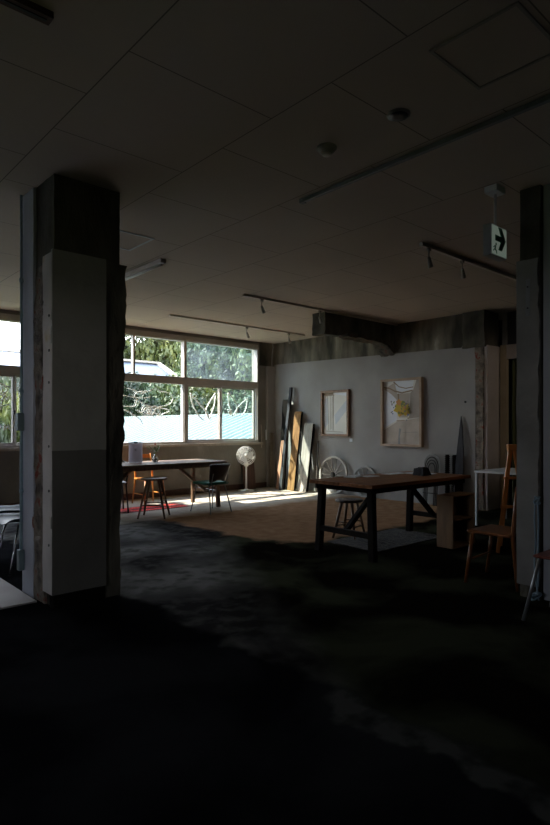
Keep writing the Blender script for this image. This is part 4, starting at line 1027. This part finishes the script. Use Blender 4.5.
nb = thing('sun_blocking_building', 'tall plain unseen block added outside to keep the sun off the left windows', 'building', (-7, 15, -4))  # added out of view to block sun at the left windows
MB().box((-7, -2.7, 0), (6.3, 3, 12)).build('wall', 'block_wall', nb)
MB().box((-7.2, -2.9, 12), (6.5, 3.2, 12.3)).build('roof', 'trim_white', nb)
for k in range(5):
    MB().box((-6 + 2.4 * k, -2.76, 5), (-4.6 + 2.4 * k, -2.7, 6.5)).build('window', 'dark_plastic', nb)
import numpy as np
def tree_mesh(seed, cr_, ch, leaf, nleaf, nblob, m):
    rs = np.random.RandomState(seed)
    th = rs.rand(nblob) * 2 * PI; rr = np.sqrt(rs.rand(nblob)) * cr_ * .7; zz = (rs.rand(nblob) - .5) * ch * .75
    sc = np.sqrt(np.clip(1 - (zz / (ch * .55)) ** 2, .1, 1)); bc_ = np.stack([rr * np.cos(th) * sc, rr * np.sin(th) * sc, zz], 1)
    br_ = (.22 + .2 * rs.rand(nblob)) * cr_ 
    bi = rs.randint(0, nblob, nleaf)
    d = rs.randn(nleaf, 3); d /= np.linalg.norm(d, axis=1)[:, None]
    p = bc_[bi] + d * (br_[bi] * (.55 + .5 * rs.rand(nleaf)))[:, None]
    nrm = d + rs.randn(nleaf, 3) * .6; nrm /= np.linalg.norm(nrm, axis=1)[:, None]
    t = np.cross(nrm, rs.randn(nleaf, 3)); t /= np.linalg.norm(t, axis=1)[:, None]; b_ = np.cross(nrm, t)
    s = leaf * (.6 + .8 * rs.rand(nleaf))[:, None]
    V = np.stack([p - t * s, p + b_ * s * .5, p + t * s, p - b_ * s * .5], 1).reshape(-1, 3)
    F_ = np.arange(nleaf * 4).reshape(-1, 4)
    me = bpy.data.meshes.new('foliage'); me.from_pydata(V.tolist(), [], F_.tolist()); me.materials.append(M[m]); me.update()
    return me
protos = {}
for key, args in {'olive': (1, 3.0, 5.5, .17, 9000, 26, 'leaf_olive'), 'green': (2, 3.2, 6.0, .17, 9000, 28, 'leaf_green'), 'dark': (3, 3.2, 6.0, .18, 9000, 28, 'leaf_dark'), 'shrub': (4, 1.6, 2.4, .11, 5000, 18, 'leaf_olive')}.items():
    protos[key] = tree_mesh(*args)
tk = {}
for key, hgt in (('tall', 1.0),):
    mb = MB(); mb.tube([(0, 0, 0), (.1, .05, .5), (-.05, .1, 1)], [.035, .028, .012], 8)
    mb.tube([(.1, .05, .5), (.5, .2, .8)], [.02, .008], 6).tube([(.05, .05, .6), (-.35, -.2, .9)], [.018, .008], 6)
LBL = {'olive': 'yellow-green leafy tree beyond the roofs outside the windows', 'green': 'mid-green leafy tree standing beyond the teal roof', 'dark': 'dark green tree filling the background behind the teal roof', 'shrub': 'bushy olive shrub outside the window left of the pillar'}
def tree(kind, x, y, z0, ztop, rs, rad=None):
    base = {'olive': (3.0, 5.5), 'green': (3.2, 6.0), 'dark': (3.2, 6.0), 'shrub': (1.6, 2.4)}[kind]
    h = ztop + 4
    crown_h = h * .78; cz = h - crown_h / 2
    t = thing('leafy_tree' if kind != 'shrub' else 'leafy_shrub', LBL[kind], 'tree' if kind != 'shrub' else 'shrub', (x, y, -4), rs, group=kind + ' trees outside')
    o = bpy.data.objects.new('foliage', protos[kind]); C.objects.link(o); o.parent = t; o.location = (0, 0, cz)
    s = crown_h / base[1]; r_ = (rad or base[0] * s) / base[0]; o.scale = (r_, r_, s)
    tm = MB(); w_ = h * .03
    tm.tube([(0, 0, 0), (.2, .1, h * .35), (-.1, .1, h * .75)], [w_, w_ * .7, w_ * .3], 8).tube([(.2, .1, h * .35), (r_ * 1.2, .4, h * .62)], [w_ * .5, w_ * .2], 6).tube([(.1, .1, h * .42), (-r_ * 1.2, -.3, h * .68)], [w_ * .5, w_ * .2], 6)
    tm.build('trunk', 'trunk', t)
# behind the house: high backdrop
i = 0
for x, y, zt, kd in ((29.5, 49, 13.5, 'olive'), (25.0, 52, 14.5, 'olive'), (34, 48, 13, 'green'), (38.5, 45, 12, 'olive'), 
                     # right part beyond the teal roof
                     (26.2, 32.5, 7.9, 'green'), (30, 28, 8.8, 'dark'), (27.5, 38.8, 9.6, 'green'), (34, 33.2, 9.4, 'green'), (36.5, 26.5, 8.6, 'green'), (33.5, 40.2, 10.5, 'olive'),
                     (38, 36, 9.8, 'dark')):
    tree(kd, x, y, 0, zt, i * 1.3, rad=3.5); i += 1
# lower row hiding the house walls
for x, y, zt, kd in ((14.6, 33.9, 4.6, 'green'), (17.6, 33.6, 4.7, 'dark'), (20.2, 34.0, 4.7, 'green'), (22.6, 33.8, 4.6, 'olive'),
                     (19.4, 29.5, 3.2, 'dark'), (21.6, 27.5, 3.0, 'dark'), (20.5, 24.5, 2.9, 'dark'), (22.5, 22.5, 3.2, 'dark'), (24.5, 24.5, 5.0, 'dark')):
    tree(kd, x, y, 0, zt, i * 1.3, rad=2.7 if zt > 4.5 else 2.1); i += 1
# left window
for x, y, zt, kd in ((3.0, 22.5, 2.7, 'shrub'), (5.4, 22.2, 2.9, 'shrub'), (7.6, 22.6, 2.8, 'shrub'), (6.8, 24.6, 3.1, 'shrub'), (8.6, 33.6, 3.9, 'olive'), (4.0, 33.6, 3.9, 'green'), (11.9, 33.9, 3.8, 'olive')):
    tree(kd, x, y, 0, zt, i * 1.3, rad=1.5 if kd == 'shrub' else 2.2); i += 1

# ------------------------------------------------------------------ light
w = bpy.data.worlds.new('sky'); bpy.context.scene.world = w; w.use_nodes = True
nt = w.node_tree; bg = nt.nodes['Background']
tc = nd(nt, 'ShaderNodeTexCoord'); sp_ = nd(nt, 'ShaderNodeSeparateXYZ'); nt.links.new(tc.outputs['Generated'], sp_.inputs[0])
rmp = nd(nt, 'ShaderNodeValToRGB'); rmp.color_ramp.elements[0].position = .0; rmp.color_ramp.elements[0].color = (1, .97, .93, 1)
rmp.color_ramp.elements[1].position = .6; rmp.color_ramp.elements[1].color = (.66, .78, 1, 1)
nt.links.new(sp_.outputs['Z'], rmp.inputs['Fac']); nt.links.new(rmp.outputs[0], bg.inputs['Color'])
bg.inputs['Strength'].default_value = 9.6
sun = bpy.data.lights.new('sun', 'SUN'); sun.energy = 22; sun.angle = math.radians(.6); sun.color = (1, .93, .82)
so = bpy.data.objects.new('sun', sun); C.objects.link(so); so.location = (0, 20, 20)
so.rotation_euler = Vector((1.0, -1.0, -1.52)).to_track_quat('-Z', 'Y').to_euler()
pt = bpy.data.lights.new('window_sky_portal', 'AREA'); pt.shape = 'RECTANGLE'; pt.size = 9.9; pt.size_y = 2.1; pt.cycles.is_portal = True
po = bpy.data.objects.new('window_sky_portal', pt); C.objects.link(po); po.location = (3.03, YW + .23, 2.01); po.rotation_euler = (-PI / 2, 0, 0)

pt2 = bpy.data.lights.new('added_rear_portal', 'AREA'); pt2.shape = 'RECTANGLE'; pt2.size = .6; pt2.size_y = .6; pt2.cycles.is_portal = True  # sampling portal for the added rear opening
po2 = bpy.data.objects.new('added_rear_portal', pt2); C.objects.link(po2); po2.location = (-1.2, -3.42, 1.7); po2.rotation_euler = (PI / 2, 0, 0)

pt3 = bpy.data.lights.new('added_side_portal', 'AREA'); pt3.shape = 'RECTANGLE'; pt3.size = .8; pt3.size_y = .8; pt3.cycles.is_portal = True  # sampling portal for the added side opening
po3 = bpy.data.objects.new('added_side_portal', pt3); C.objects.link(po3); po3.location = (-2.62, 1.9, 1.6); po3.rotation_euler = (0, -PI / 2, 0)
def spot_lamp(name, loc, aim, watts, size, col):
    l = bpy.data.lights.new(name, 'SPOT'); l.energy = watts; l.spot_size = math.radians(size); l.spot_blend = .8; l.color = col; l.shadow_soft_size = .12
    o = bpy.data.objects.new(name, l); C.objects.link(o); o.location = loc
    o.rotation_euler = (Vector(aim) - Vector(loc)).to_track_quat('-Z', 'Y').to_euler()
spot_lamp('added_column_spot', (7.6, 1.2, 2.7), (8.62, 4.4, 1.7), 30, 42, (1, .84, .72))  # unseen spot added to brighten the white column face
spot_lamp('added_easel_spot', (6.9, 1.0, 2.6), (5.84, 2.83, .98), 14, 20, (1, .8, .6))  # unseen spot added to pick out the easel top

# ------------------------------------------------------------------ camera
cam = bpy.data.cameras.new('camera'); cam.sensor_fit = 'VERTICAL'; cam.sensor_height = 36; cam.lens = 576 / 825 * 36
cam.shift_y = 14.5 / 825; cam.clip_end = 300
co = bpy.data.objects.new('camera', cam); C.objects.link(co); co.location = (0, 0, 1.3)
co.rotation_euler = (PI / 2, 0, math.radians(48.2 - 90))
S = bpy.context.scene; S.camera = co
S.view_settings.view_transform = 'Standard'; S.view_settings.look = 'None'; S.view_settings.exposure = 0; S.view_settings.gamma = 1
cy = S.cycles; cy.use_denoising = True; cy.max_bounces = 10; cy.diffuse_bounces = 6; cy.glossy_bounces = 3; cy.transparent_max_bounces = 16; cy.transmission_bounces = 4
cy.sample_clamp_indirect = 6; cy.caustics_reflective = False; cy.caustics_refractive = False
